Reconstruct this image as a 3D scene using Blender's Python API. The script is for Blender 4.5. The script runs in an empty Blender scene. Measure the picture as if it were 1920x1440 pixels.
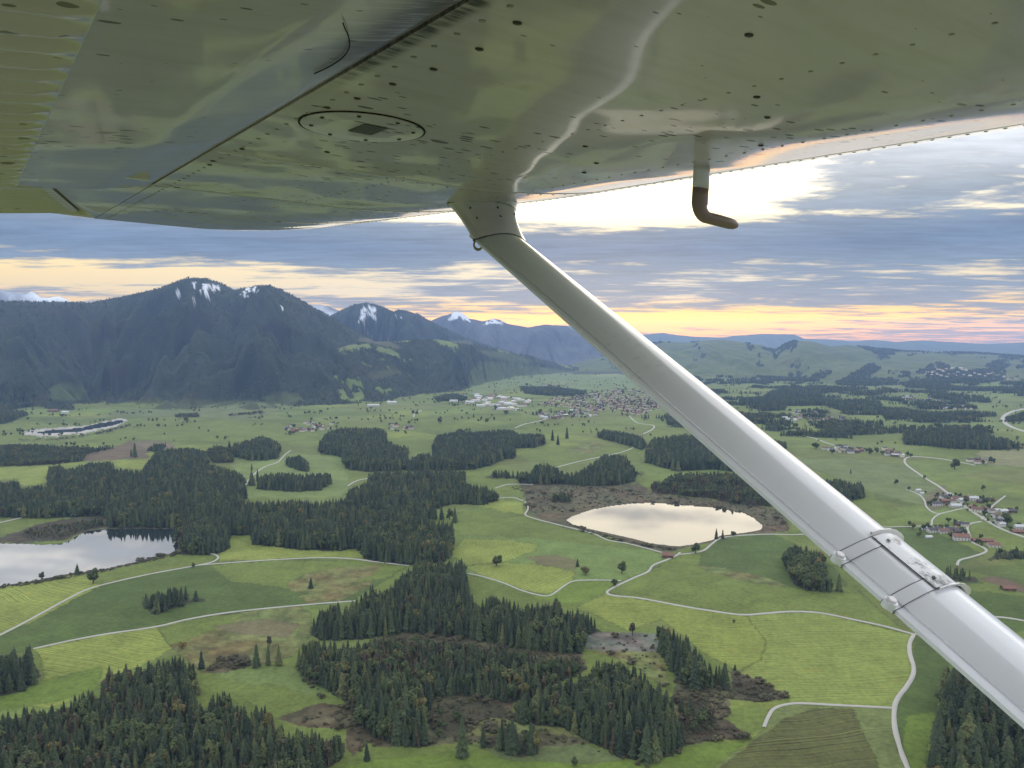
import bpy, bmesh, math, random
import numpy as np
from mathutils import Matrix, Vector

random.seed(7)
RNG = np.random.default_rng(7)
scene = bpy.context.scene
COL = scene.collection

# ------------------------------------------------------------------ camera
H = 300.0                       # height of the aircraft above the valley floor, metres
FPX, CX, CY = 1450.0, 960.0, 720.0
PITCH = math.atan(80.0 / FPX)   # nose of the lens a little below the horizon
cam_data = bpy.data.cameras.new('camera')
cam_data.sensor_width = 36.0
cam_data.lens = FPX / 1920.0 * 36.0
cam_data.clip_start = 0.05
cam_data.clip_end = 200000.0
cam = bpy.data.objects.new('camera', cam_data)
COL.objects.link(cam)
cam.location = (0, 0, H)
cam.rotation_euler = (math.pi / 2 - PITCH, 0, 0)
scene.camera = cam

# ------------------------------------------------------------------ sky
SUN_AZ, SUN_EL = math.radians(7.0), math.radians(11.0)   # behind the cloud, ahead and a little right
world = bpy.data.worlds.new('World')
scene.world = world
world.use_nodes = True
nt = world.node_tree
nt.nodes.clear()
NW = nt.nodes
LK = nt.links


def _set(sock, v):
    if hasattr(v, 'is_output') or isinstance(v, bpy.types.NodeSocket):
        LK.new(v, sock)
    else:
        sock.default_value = v


def M(op, a, b=None, c=None, clamp=False):
    n = NW.new('ShaderNodeMath'); n.operation = op; n.use_clamp = clamp
    _set(n.inputs[0], a)
    if b is not None: _set(n.inputs[1], b)
    if c is not None: _set(n.inputs[2], c)
    return n.outputs[0]


def ramp(fac, stops, interp='LINEAR'):
    n = NW.new('ShaderNodeValToRGB'); n.color_ramp.interpolation = interp
    el = n.color_ramp.elements
    while len(el) < len(stops): el.new(0.5)
    for e, (p, c) in zip(el, stops):
        e.position = p
        e.color = (c[0], c[1], c[2], 1) if hasattr(c, '__len__') else (c, c, c, 1)
    _set(n.inputs[0], fac)
    return n.outputs[0]


def mixc(f, a, b, mode='MIX'):
    n = NW.new('ShaderNodeMix'); n.data_type = 'RGBA'; n.blend_type = mode; n.clamp_factor = True
    _set(n.inputs[0], f); _set(n.inputs[6], a); _set(n.inputs[7], b)
    return n.outputs[2]


def smooth(x, lo, hi):
    n = NW.new('ShaderNodeMapRange'); n.interpolation_type = 'SMOOTHSTEP'
    _set(n.inputs[0], x); n.inputs[1].default_value = lo; n.inputs[2].default_value = hi
    return n.outputs[0]


def wnoise(vec, scale, detail=6, rough=0.55, dist=0.0, lac=2.0):
    n = NW.new('ShaderNodeTexNoise'); n.noise_dimensions = '3D'
    LK.new(vec, n.inputs['Vector'])
    n.inputs['Scale'].default_value = scale; n.inputs['Detail'].default_value = detail
    n.inputs['Roughness'].default_value = rough; n.inputs['Distortion'].default_value = dist
    n.inputs['Lacunarity'].default_value = lac
    return n.outputs[0]


def gauss(x, c, w):
    d = M('DIVIDE', M('SUBTRACT', x, c), w)
    return M('EXPONENT', M('MULTIPLY', M('MULTIPLY', d, d), -1.0))


tc = NW.new('ShaderNodeTexCoord')
sep = NW.new('ShaderNodeSeparateXYZ'); LK.new(tc.outputs['Generated'], sep.inputs[0])
dx, dy, dz = sep.outputs
EL = M('MULTIPLY', M('ARCSINE', M('MINIMUM', M('MAXIMUM', dz, -0.999), 0.999)), 180 / math.pi)
AZ = M('MULTIPLY', M('ARCTAN2', dx, dy), 180 / math.pi)
zz = M('ADD', M('MAXIMUM', dz, 0.0), 0.042)
cmb = NW.new('ShaderNodeCombineXYZ')
LK.new(M('DIVIDE', dx, zz), cmb.inputs[0]); LK.new(M('DIVIDE', dy, zz), cmb.inputs[1])
Q = cmb.outputs[0]
# long flat strata: the same layer squeezed across the view
mp = NW.new('ShaderNodeMapping'); LK.new(Q, mp.inputs[0]); mp.inputs['Scale'].default_value = (0.55, 1.5, 1.0)
mp.inputs['Rotation'].default_value = (0, 0, math.radians(4)); QS = mp.outputs[0]
n_big = wnoise(Q, 0.75, 9, 0.56, 0.35)
n_str = wnoise(QS, 1.7, 8, 0.6, 0.25)
n_fine = wnoise(QS, 5.5, 6, 0.62, 0.3)
n_cum = wnoise(Q, 4.2, 9, 0.62, 0.5)
sun_c = SUN_AZ * 180 / math.pi
az_wide = gauss(AZ, sun_c + 2, 40.0)
az_mid = gauss(AZ, sun_c + 3, 22.0)
az_side = gauss(AZ, -27.0, 13.0)
def band(c, w): return gauss(EL, c, w)
high = smooth(EL, 6.5, 10.0)
shape = M('ADD', M('MULTIPLY', n_big, 0.5), M('ADD', M('MULTIPLY', n_str, M('SUBTRACT', 0.42, M('MULTIPLY', high, 0.16))), M('ADD', M('MULTIPLY', n_fine, 0.16), M('MULTIPLY', M('MULTIPLY', n_cum, high), 0.16))))   # mean about 0.54
bias = M('MULTIPLY', band(6.9, 1.2), 0.20)
bias = M('ADD', bias, M('MULTIPLY', M('MULTIPLY', band(9.9, 1.5), gauss(AZ, 3.5, 15.0)), -0.26))
bias = M('ADD', bias, M('MULTIPLY', M('MULTIPLY', band(10.2, 1.1), az_side), -0.22))
bias = M('ADD', bias, M('MULTIPLY', M('MULTIPLY', band(1.45, 0.85), gauss(AZ, 9.0, 16.0)), -0.17))
bias = M('ADD', bias, M('MULTIPLY', M('MULTIPLY', band(4.2, 0.8), gauss(AZ, -25.0, 18.0)), -0.17))
bias = M('ADD', bias, M('ADD', M('MULTIPLY', M('MULTIPLY', band(12.0, 2.2), gauss(AZ, 29.0, 9.0)), 0.07), M('MULTIPLY', M('MULTIPLY', band(15.5, 3.5), gauss(AZ, 8.0, 16.0)), -0.10)))
bias = M('ADD', bias, M('MULTIPLY', M('MULTIPLY', band(3.4, 1.2), gauss(AZ, 14.0, 24.0)), 0.06))
dens = smooth(M('ADD', shape, bias), 0.455, 0.585)
E100 = M('DIVIDE', EL, 90.0, clamp=True)
def deg(s): return [(d / 90.0, c) for d, c in s]
gap_sun = ramp(E100, deg([(0, (2.0, .74, .02)), (0.7, (2.9, 1.15, .0)), (1.5, (3.0, 1.45, .0)), (2.3, (1.9, 1.05, .14)),
                          (3.4, (1.05, .90, .66)), (4.8, (1.1, .95, .68)), (7.5, (1.5, 1.22, .72)), (9.5, (2.1, 1.78, 1.15)), (12, (3.0, 2.65, 1.95)), (17, (2.9, 2.6, 2.0)),
                          (27, (2.3, 2.2, 2.0)), (50, (2.0, 2.0, 1.95)), (90, (2.0, 2.0, 2.0))]))
gap_off = ramp(E100, deg([(0, (.52, .40, .30)), (1.5, (.95, .66, .28)), (3, (1.1, .76, .26)), (5, (1.35, .95, .30)), (8, (1.0, .94, .80)),
                          (10, (1.7, 1.65, 1.5)), (14, (4.0, 3.95, 3.9)), (19, (3.8, 3.8, 3.8)), (27, (2.3, 2.4, 2.55)), (50, (2.2, 2.35, 2.6)), (90, (2.1, 2.2, 2.35))]))
gap = mixc(az_wide, gap_off, gap_sun)
cl_sun = ramp(E100, deg([(0, (.66, .38, .14)), (1.0, (.60, .40, .16)), (2.0, (.44, .38, .28)), (3.2, (.31, .35, .40)), (5.2, (.24, .32, .43)),
                         (6.6, (.165, .25, .40)), (8, (.23, .31, .43)), (10, (.44, .49, .54)), (12.5, (.62, .65, .68)), (16, (.85, .88, .90)), (25, (1.5, 1.5, 1.45)), (50, (1.7, 1.7, 1.7)), (90, (1.8, 1.8, 1.8))]))
cl_off = ramp(E100, deg([(0, (.34, .34, .36)), (2.0, (.30, .34, .39)), (5, (.25, .33, .44)), (7, (.21, .30, .45)), (10, (.50, .56, .64)),
                         (14, (2.5, 2.55, 2.7)), (19, (2.6, 2.65, 2.75)), (27, (1.9, 1.98, 2.1)), (50, (1.95, 2.05, 2.2)), (90, (1.9, 1.97, 2.05))]))
cloud = mixc(az_wide, cl_off, cl_sun)
var = M('ADD', 0.30, M('MULTIPLY', M('ADD', M('MULTIPLY', n_str, 0.55), M('MULTIPLY', n_fine, 0.45)), 1.40))
vm = NW.new('ShaderNodeVectorMath'); vm.operation = 'SCALE'; LK.new(cloud, vm.inputs[0]); LK.new(var, vm.inputs[3])
cloudy = mixc(dens, gap, vm.outputs[0])
# thin clear-air colour of the physical sky above the cloud, and dim ground light under the horizon
nish = NW.new('ShaderNodeTexSky'); nish.sky_type = 'NISHITA'; nish.sun_disc = False
nish.sun_elevation = SUN_EL; nish.sun_rotation = SUN_AZ; nish.altitude = 900; nish.air_density = 1.2; nish.dust_density = 2.0
bg1 = NW.new('ShaderNodeBackground'); LK.new(nish.outputs[0], bg1.inputs[0]); bg1.inputs[1].default_value = 0.05
below = mixc(smooth(EL, -1.5, -0.2), (.12, .14, .12, 1), cloudy)
bg2 = NW.new('ShaderNodeBackground'); LK.new(below, bg2.inputs[0]); bg2.inputs[1].default_value = 1.0
mx = NW.new('ShaderNodeMixShader'); mx.inputs[0].default_value = 0.93
LK.new(bg1.outputs[0], mx.inputs[1]); LK.new(bg2.outputs[0], mx.inputs[2])
wo = NW.new('ShaderNodeOutputWorld'); LK.new(mx.outputs[0], wo.inputs[0])
world.cycles.sampling_method = 'MANUAL'
world.cycles.sample_map_resolution = 1024

# ------------------------------------------------------------------ sun behind cloud: weak, wide, warm
sd = bpy.data.lights.new('sun', 'SUN'); sd.energy = 0.7; sd.angle = math.radians(60); sd.color = (1.0, 0.86, 0.66)
sun = bpy.data.objects.new('sun', sd); COL.objects.link(sun)
sun_dir = Vector((math.sin(SUN_AZ) * math.cos(SUN_EL), math.cos(SUN_AZ) * math.cos(SUN_EL), math.sin(SUN_EL)))
sun.rotation_euler = sun_dir.to_track_quat('Z', 'Y').to_euler()

scene.view_settings.view_transform = 'Standard'
scene.view_settings.look = 'None'
scene.view_settings.gamma = 1.0
scene.view_settings.exposure = -0.02
scene.view_settings.use_curve_mapping = False
scene.cycles.use_denoising = True
scene.cycles.max_bounces = 5
scene.cycles.diffuse_bounces = 2
scene.cycles.glossy_bounces = 3
scene.cycles.transmission_bounces = 2
scene.cycles.volume_bounces = 1
scene.cycles.transparent_max_bounces = 8


# ------------------------------------------------------------------ helpers
def mesh_obj(name, verts, faces, mat, parent=None, smooth_=False):
    me = bpy.data.meshes.new(name)
    me.from_pydata([tuple(v) for v in verts], [], [tuple(int(i) for i in f) for f in faces])
    if mat is not None:
        for m in (mat if isinstance(mat, (list, tuple)) else [mat]): me.materials.append(m)
    if smooth_:
        me.polygons.foreach_set('use_smooth', [True] * len(me.polygons))
    me.update()
    o = bpy.data.objects.new(name, me); COL.objects.link(o)
    if parent: o.parent = parent
    return o


def fast_mesh(name, V, F, mat, smooth_=True):
    """numpy verts (n,3), quad or triangle faces (m,k)"""
    me = bpy.data.meshes.new(name)
    k = F.shape[1]
    me.vertices.add(len(V)); me.vertices.foreach_set('co', V.astype(np.float32).ravel())
    me.loops.add(F.size); me.loops.foreach_set('vertex_index', F.astype(np.int32).ravel())
    me.polygons.add(len(F)); me.polygons.foreach_set('loop_start', np.arange(0, F.size, k, dtype=np.int32))
    me.polygons.foreach_set('use_smooth', np.full(len(F), smooth_))
    me.materials.append(mat)
    me.update(calc_edges=True)
    return me


def tag(o, label=None, cat=None, group=None, kind=None):
    if label: o['label'] = label
    if cat: o['category'] = cat
    if group: o['group'] = group
    if kind: o['kind'] = kind
    return o


def empty(name, loc=(0, 0, 0), rz=0.0, parent=None):
    o = bpy.data.objects.new(name, None); COL.objects.link(o)
    o.empty_display_size = 0.3
    o.location = loc; o.rotation_euler = (0, 0, rz)
    if parent: o.parent = parent
    return o


class MB:
    """collects boxes, tubes and lofts into one mesh"""
    def __init__(s): s.v = []; s.f = []
    def add(s, vs, fs):
        b = len(s.v); s.v += [tuple(v) for v in vs]; s.f += [tuple(i + b for i in f) for f in fs]
    def box(s, c, d):
        x, y, z = c; a, b, h = d[0] / 2, d[1] / 2, d[2] / 2
        s.add([(x + i * a, y + j * b, z + k * h) for k in (-1, 1) for j in (-1, 1) for i in (-1, 1)],
              [(0, 2, 3, 1), (4, 5, 7, 6), (0, 1, 5, 4), (2, 6, 7, 3), (0, 4, 6, 2), (1, 3, 7, 5)])
    def loft(s, rings, cap0=True, cap1=True, closed=True):
        n = len(rings[0]); b = len(s.v)
        for r in rings: s.v += [tuple(p) for p in r]
        for i in range(len(rings) - 1):
            for j in range(n if closed else n - 1):
                k = (j + 1) % n
                s.f.append((b + i * n + j, b + i * n + k, b + (i + 1) * n + k, b + (i + 1) * n + j))
        if cap0 and closed: s.f.append(tuple(b + j for j in range(n))[::-1])
        if cap1 and closed: s.f.append(tuple(b + (len(rings) - 1) * n + j for j in range(n)))
    def build(s, name, mat, parent=None, smooth_=False):
        return mesh_obj(name, s.v, s.f, mat, parent, smooth_)


class NT:
    """small node-material helper"""
    def __init__(s, name):
        s.m = bpy.data.materials.new(name); s.m.use_nodes = True
        s.t = s.m.node_tree; s.b = s.t.nodes['Principled BSDF']
    def n(s, typ, **kw):
        x = s.t.nodes.new(typ)
        for k, v in kw.items(): setattr(x, k, v)
        return x
    def put(s, sock, v):
        if isinstance(v, bpy.types.NodeSocket): s.t.links.new(v, sock)
        else: sock.default_value = v
    def math(s, op, a, b=None, clamp=False):
        x = s.n('ShaderNodeMath', operation=op, use_clamp=clamp); s.put(x.inputs[0], a)
        if b is not None: s.put(x.inputs[1], b)
        return x.outputs[0]
    def noise(s, vec, scale, detail=4, rough=0.55, dist=0.0):
        x = s.n('ShaderNodeTexNoise')
        if vec is not None: s.put(x.inputs['Vector'], vec)
        x.inputs['Scale'].default_value = scale; x.inputs['Detail'].default_value = detail
        x.inputs['Roughness'].default_value = rough; x.inputs['Distortion'].default_value = dist
        return x.outputs[0]
    def coord(s, which='Object'): return s.n('ShaderNodeTexCoord').outputs[which]
    def mapping(s, vec, scale=(1, 1, 1), rot=(0, 0, 0), loc=(0, 0, 0)):
        x = s.n('ShaderNodeMapping'); s.put(x.inputs[0], vec)
        x.inputs['Scale'].default_value = scale; x.inputs['Rotation'].default_value = rot; x.inputs['Location'].default_value = loc
        return x.outputs[0]
    def range(s, v, a, b, c=0.0, d=1.0, smooth_=True):
        x = s.n('ShaderNodeMapRange'); x.interpolation_type = 'SMOOTHSTEP' if smooth_ else 'LINEAR'
        s.put(x.inputs[0], v)
        for i, q in enumerate((a, b, c, d)): x.inputs[i + 1].default_value = q
        return x.outputs[0]
    def mix(s, f, a, b, mode='MIX'):
        x = s.n('ShaderNodeMix', data_type='RGBA', blend_type=mode); s.put(x.inputs[0], f)
        for i, v in ((6, a), (7, b)):
            s.put(x.inputs[i], (*v, 1) if isinstance(v, tuple) and len(v) == 3 else v)
        return x.outputs[2]
    def scale(s, c, f):
        x = s.n('ShaderNodeVectorMath', operation='SCALE'); s.put(x.inputs[0], c); s.put(x.inputs[3], f); return x.outputs[0]
    def bump(s, h, strength, dist):
        x = s.n('ShaderNodeBump'); x.inputs['Strength'].default_value = strength; x.inputs['Distance'].default_value = dist
        s.put(x.inputs['Height'], h); s.put(s.b.inputs['Normal'], x.outputs[0]); return x.outputs[0]
    def fin(s, color=None, rough=None, spec=None, metal=None):
        if color is not None: s.put(s.b.inputs['Base Color'], (*color, 1) if isinstance(color, tuple) and len(color) == 3 else color)
        if rough is not None: s.put(s.b.inputs['Roughness'], rough)
        if spec is not None: s.put(s.b.inputs['Specular IOR Level'], spec)
        if metal is not None: s.b.inputs['Metallic'].default_value = metal
        return s.m


# ------------------------------------------------------------------ numpy noise
def _hash(ix, iy, seed):
    h = (ix.astype(np.int64) * 374761393 + iy.astype(np.int64) * 668265263 + seed * 1442695041) & 0xFFFFFFFF
    h = ((h ^ (h >> 13)) * 1274126177) & 0xFFFFFFFF
    return ((h ^ (h >> 16)) & 0xFFFFFF) / float(0xFFFFFF)


def vnoise(x, y, seed=0):
    x = np.asarray(x, float); y = np.asarray(y, float)
    ix, iy = np.floor(x), np.floor(y); fx, fy = x - ix, y - iy
    ux, uy = fx * fx * fx * (fx * (fx * 6 - 15) + 10), fy * fy * fy * (fy * (fy * 6 - 15) + 10)
    a, b = _hash(ix, iy, seed), _hash(ix + 1, iy, seed)
    c, d = _hash(ix, iy + 1, seed), _hash(ix + 1, iy + 1, seed)
    return (a + (b - a) * ux) * (1 - uy) + (c + (d - c) * ux) * uy


def fbm(x, y, seed=0, octaves=4, gain=0.5):
    s = 0; a = 1; t = 0
    for o in range(octaves):
        ca, sa = math.cos(o * 1.1), math.sin(o * 1.1)
        s = s + a * vnoise((ca * x - sa * y) * 2 ** o + 17.3 * o, (sa * x + ca * y) * 2 ** o - 9.1 * o, seed + o); t += a; a *= gain
    return s / t - 0.5           # about -0.5..0.5


def sstep(a, b, x):
    t = np.clip((x - a) / (b - a), 0, 1); return t * t * (3 - 2 * t)


# ------------------------------------------------------------------ camera <-> ground
CP, SP = math.cos(PITCH), math.sin(PITCH)


def pix_dir(px, py):
    x = (np.asarray(px, float) - CX) / FPX; y = (np.asarray(py, float) - CY) / FPX
    return x, CP - y * SP, -SP - y * CP          # world direction, not normalised


def project(x, y, z):
    yc = y * CP - (z - H) * SP
    up = y * SP + (z - H) * CP
    yc_ = np.where(np.abs(yc) < 1e-3, 1e-3, yc)
    px = CX + FPX * x / yc_; py = CY - FPX * up / yc_
    behind = yc < 1.0
    return np.where(behind, -9999.0, px), np.where(behind, -9999.0, py)


def inside(poly, px, py):
    px = np.asarray(px, float); py = np.asarray(py, float)
    res = np.zeros(px.shape, bool)
    xs = [p[0] for p in poly]; ys = [p[1] for p in poly]
    sel = (px >= min(xs)) & (px <= max(xs)) & (py >= min(ys)) & (py <= max(ys))
    if not sel.any(): return res
    qx, qy = px[sel], py[sel]
    r = np.zeros(qx.shape, bool)
    n = len(poly)
    for i in range(n):
        x0, y0 = poly[i]; x1, y1 = poly[(i + 1) % n]
        if y0 == y1: continue
        c = ((y0 > qy) != (y1 > qy)) & (qx < (x1 - x0) * (qy - y0) / (y1 - y0) + x0)
        r ^= c
    res[sel] = r
    return res

# ------------------------------------------------------------------ the land: heights
LAKE_RIGHT = [(1062, 975), (1075, 967), (1110, 955), (1150, 948), (1190, 943), (1230, 943), (1270, 946), (1310, 949), (1350, 953), (1390, 960), (1412, 970),
              (1430, 985), (1425, 993), (1405, 997), (1390, 999), (1350, 1004), (1335, 1012), (1300, 1020), (1270, 1024), (1220, 1018), (1190, 1010),
              (1150, 1001), (1100, 990), (1072, 982)]
LAKE_LEFT = [(-60, 1018), (40, 1019), (80, 1021), (115, 1019), (135, 1012), (150, 1002), (165, 995), (185, 993), (205, 992), (260, 991), (345, 992), (340, 1005),
             (333, 1014), (331, 1036), (305, 1041), (280, 1046), (250, 1056), (220, 1062), (200, 1067), (170, 1070), (120, 1077), (80, 1086), (50, 1090), (0, 1099), (-60, 1106)]
POND = [(66, 813), (75, 808), (120, 804), (150, 802), (168, 804), (150, 810), (110, 813), (78, 815)]
POND_FAR = [(155, 801), (190, 793), (228, 787), (234, 791), (215, 797), (185, 803), (165, 806)]


def flat_ground(px, py):
    x, y, z = pix_dir(px, py)
    t = -H / z
    return x * t, y * t


def px_az(px, py=640.0):
    x, y, z = pix_dir(px, py)
    return np.degrees(np.arctan2(x, y))


# each ridge: skyline in the photograph, distance of its crest, distance where its foot begins
RIDGES = {
    'mountain': dict(sky=[(-900, 575), (-300, 562), (0, 565), (60, 566), (170, 567), (230, 556), (300, 541), (318, 533), (335, 526), (352, 522), (385, 521), (410, 530), (440, 545),
                          (455, 541), (480, 535), (505, 534), (530, 545), (560, 560), (580, 572), (620, 594), (660, 618), (720, 650), (800, 690), (900, 735), (960, 760)],
                     R=[(-900, 6200), (0, 5900), (380, 5900), (600, 5800), (900, 5900)], B=[(-900, 3700), (0, 3650), (170, 3950), (330, 3750), (480, 3550), (640, 3750), (900, 4600)], rough=1.0),
    'foothill': dict(sky=[(480, 735), (560, 690), (610, 662), (650, 648), (690, 641), (740, 640), (780, 637), (820, 637), (860, 641), (900, 648), (973, 664), (1040, 680), (1090, 692), (1140, 704), (1230, 716), (1300, 730)],
                     R=[(480, 5000), (650, 5100), (870, 6000), (1000, 7300), (1090, 8200), (1300, 9000)], B=[(480, 3700), (640, 3750), (870, 4550), (960, 6300), (1090, 7300), (1300, 8300)], rough=0.6),
    'scarred_mountain': dict(sky=[(500, 660), (560, 625), (600, 602), (640, 581), (665, 571), (690, 567), (710, 572), (738, 584), (748, 580), (762, 582), (790, 592), (810, 603), (840, 618), (870, 632), (930, 652), (1000, 676), (1080, 700)],
                             R=[(500, 7600), (1080, 9000)], B=[(500, 6300), (1080, 7600)], rough=0.8),
    'snowy_peak': dict(sky=[(700, 640), (760, 618), (810, 600), (830, 592), (845, 588), (858, 583), (868, 588), (880, 597), (890, 599), (905, 602), (925, 597), (938, 600), (950, 606), (990, 613), (1020, 608), (1060, 611), (1085, 625), (1150, 642), (1260, 660)],
                       R=[(700, 10500), (1260, 12000)], B=[(700, 8600), (1260, 9600)], rough=0.5),
    'alps': dict(sky=[(-900, 545), (-500, 556), (-200, 543), (0, 545), (20, 547), (48, 552), (57, 547), (66, 550), (75, 557), (92, 559), (110, 555), (122, 560), (135, 568), (150, 568), (165, 565), (180, 571), (300, 577), (560, 577), (590, 571), (603, 571), (615, 574), (640, 584), (700, 600), (800, 650)],
                 R=[(-900, 8000), (800, 8300)], B=[(-900, 6800), (800, 7100)], rough=0.6),
    'far_hills': dict(sky=[(850, 640), (950, 622), (1040, 609), (1070, 611), (1100, 619), (1160, 628), (1200, 628), (1240, 624), (1270, 628), (1300, 631), (1360, 633), (1378, 629), (1400, 628), (1430, 626), (1490, 627), (1508, 635), (1560, 637), (1600, 640), (1640, 637), (1680, 641), (1730, 638), (1800, 642), (1850, 645), (1920, 642), (2400, 640), (3200, 638)],
                      R=[(850, 17500), (3200, 17500)], B=[(850, 13500), (3200, 13500)], rough=0.3),
    'green_hills': dict(sky=[(1050, 690), (1130, 668), (1180, 655), (1240, 640), (1290, 643), (1330, 638), (1350, 637), (1380, 640), (1420, 647), (1455, 655), (1472, 645), (1490, 639), (1520, 640), (1560, 650), (1590, 647), (1620, 651), (1700, 659), (1760, 660), (1830, 662), (1920, 668), (2400, 664), (3200, 660)],
                        R=[(1050, 9000), (1300, 10500), (1490, 9300), (1700, 11000), (3200, 11000)], B=[(1050, 6800), (1300, 6000), (3200, 6200)], rough=0.5),
}
RIDGE_NAMES = list(RIDGES)
for _r in RIDGES.values():
    s = np.array(_r['sky'], float)
    dxx, dyy, dzz = pix_dir(s[:, 0], s[:, 1])
    _r['az'] = np.degrees(np.arctan2(dxx, dyy))
    _r['tan'] = dzz / np.hypot(dxx, dyy)
    for k in 'RB':
        q = np.array(_r[k], float); _r[k + 'az'] = px_az(q[:, 0]); _r[k + 'v'] = q[:, 1]


def lake_damp(px, py):
    """0 near the lakes, 1 away from them: keeps their shores level"""
    d1 = np.hypot((px - 1245) / 330.0, (py - 984) / 85.0)
    d2 = np.hypot((px - 130) / 330.0, (py - 1040) / 85.0)
    return sstep(0.75, 1.5, np.minimum(d1, d2))


def heights(x, y):
    """height and index of the ridge it belongs to (-1 the valley)"""
    x = np.asarray(x, float); y = np.asarray(y, float)
    r = np.hypot(x, y); az = np.degrees(np.arctan2(x, y))
    px, py = project(x, y, np.zeros_like(x))
    amp = 5.0 + 7.0 * sstep(1500, 3500, r) + 16.0 * sstep(3000, 7000, r) * sstep(2, 20, az)
    base = amp * (fbm(x / 420.0, y / 420.0, 3, 3) * 1.6 + 0.15) * sstep(250, 700, r) + 22 * sstep(2200, 6000, r) * fbm(x / 1500., y / 1500., 9, 3) * sstep(-3, 15, az)
    base = base * lake_damp(px, py)
    for (kx, ky, ks, kh) in ((1850, 1120, 75, 9.0), (1560, 1360, 60, 5.0), (330, 1100, 90, 5.0), (1450, 1110, 80, 5.0)):
        gx, gy = flat_ground(kx, ky)
        base = base + kh * np.exp(-((x - gx) ** 2 + (y - gy) ** 2) / (2 * ks * ks))
    h = base; idx = np.full(x.shape, -1)
    for i, (nm, d) in enumerate(RIDGES.items()):
        sel = (r > d['Bv'].min() * 0.9) & (az > d['az'].min() - 1e-6) & (az < d['az'].max())
        if not sel.any(): continue
        a, rr, xx, yy = az[sel], r[sel], x[sel], y[sel]
        t_ = np.interp(a, d['az'], d['tan'])
        R = np.interp(a, d['Raz'], d['Rv']) * (1 + 0.05 * fbm(a * 0.35, 0 * a, 31 + i, 3)); B = np.interp(a, d['Baz'], d['Bv']) * (1 + 0.10 * fbm(a * 0.5, 0 * a, 51 + i, 3))
        top = np.maximum(H + R * t_, 0)
        t = np.clip((rr - B) / (R - B), 0, 1.6)
        g = np.where(t <= 1, 0.55 * t ** 1.25 + 0.45 * sstep(0, 1, t), np.exp(-((t - 1) / 0.35) ** 2))
        wl = (R - B) * 0.26
        spur = 1 - np.abs(2 * fbm(xx / wl, yy / wl, 71 + i, 4)) * 2.2
        carve = d['rough'] * top * 0.30 * np.clip(4 * t * (1 - t), 0, 1) * (spur - 0.62)
        tiny = d['rough'] * (R / 7000.0) * 13 * fbm(xx / 90., yy / 90., 91 + i, 3) * np.clip(t * 3, 0, 1)
        hh = top * g + carve * (t < 1) + tiny
        edge = np.clip((a - d['az'].min()) / 1.0, 0, 1) * np.clip((d['az'].max() - a) / 1.0, 0, 1)
        hh = np.where(t > 0, hh * edge, -50)
        cur = h[sel]; ci = idx[sel]
        blend = np.maximum(cur, hh)
        ci = np.where(hh > cur + 1, i, ci)
        h[sel] = blend; idx[sel] = ci
    return h, idx


def ground_at(px, py):
    """where the sight line through a pixel of the photograph meets the land"""
    px = np.atleast_1d(np.asarray(px, float)); py = np.atleast_1d(np.asarray(py, float))
    dx_, dy_, dz_ = pix_dir(px, py)
    dz_ = np.minimum(dz_, -0.004)
    z = np.zeros_like(px)
    for _ in range(7):
        t = (z - H) / dz_
        z = heights(dx_ * t, dy_ * t)[0]
        z = np.clip(z, -30, 120)
    t = (z - H) / dz_
    return dx_ * t, dy_ * t, z


# ------------------------------------------------------------------ woods of the photograph (outline with crowns)
# (name, outline, mean height, share of brown/bare trees, share of broadleaf, spacing)
BIGWOOD = [(-60, 905), (33, 898), (40, 913), (90, 905), (92, 873), (110, 868), (127, 877), (167, 865), (207, 863), (217, 875), (265, 880), (275, 865), (293, 843), (320, 838), (360, 837), (387, 843),
           (390, 867), (413, 873), (443, 878), (457, 890), (462, 910), (450, 930), (475, 938), (540, 934), (600, 937), (648, 930), (655, 915), (690, 900), (693, 883), (767, 880),
           (870, 878), (872, 903), (907, 908), (930, 915), (935, 937), (905, 948), (850, 945), (805, 958), (790, 968), (850, 975), (855, 985), (850, 1010), (845, 1045), (830, 1055), (765, 1061),
           (700, 1053), (678, 1047), (676, 1025), (640, 1034), (560, 1031), (475, 1021), (470, 1003), (430, 1003), (427, 1030), (400, 1041), (337, 1039), (333, 1012), (347, 992),
           (300, 990), (203, 990), (205, 972), (190, 967), (100, 972), (50, 972), (-60, 968)]
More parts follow.
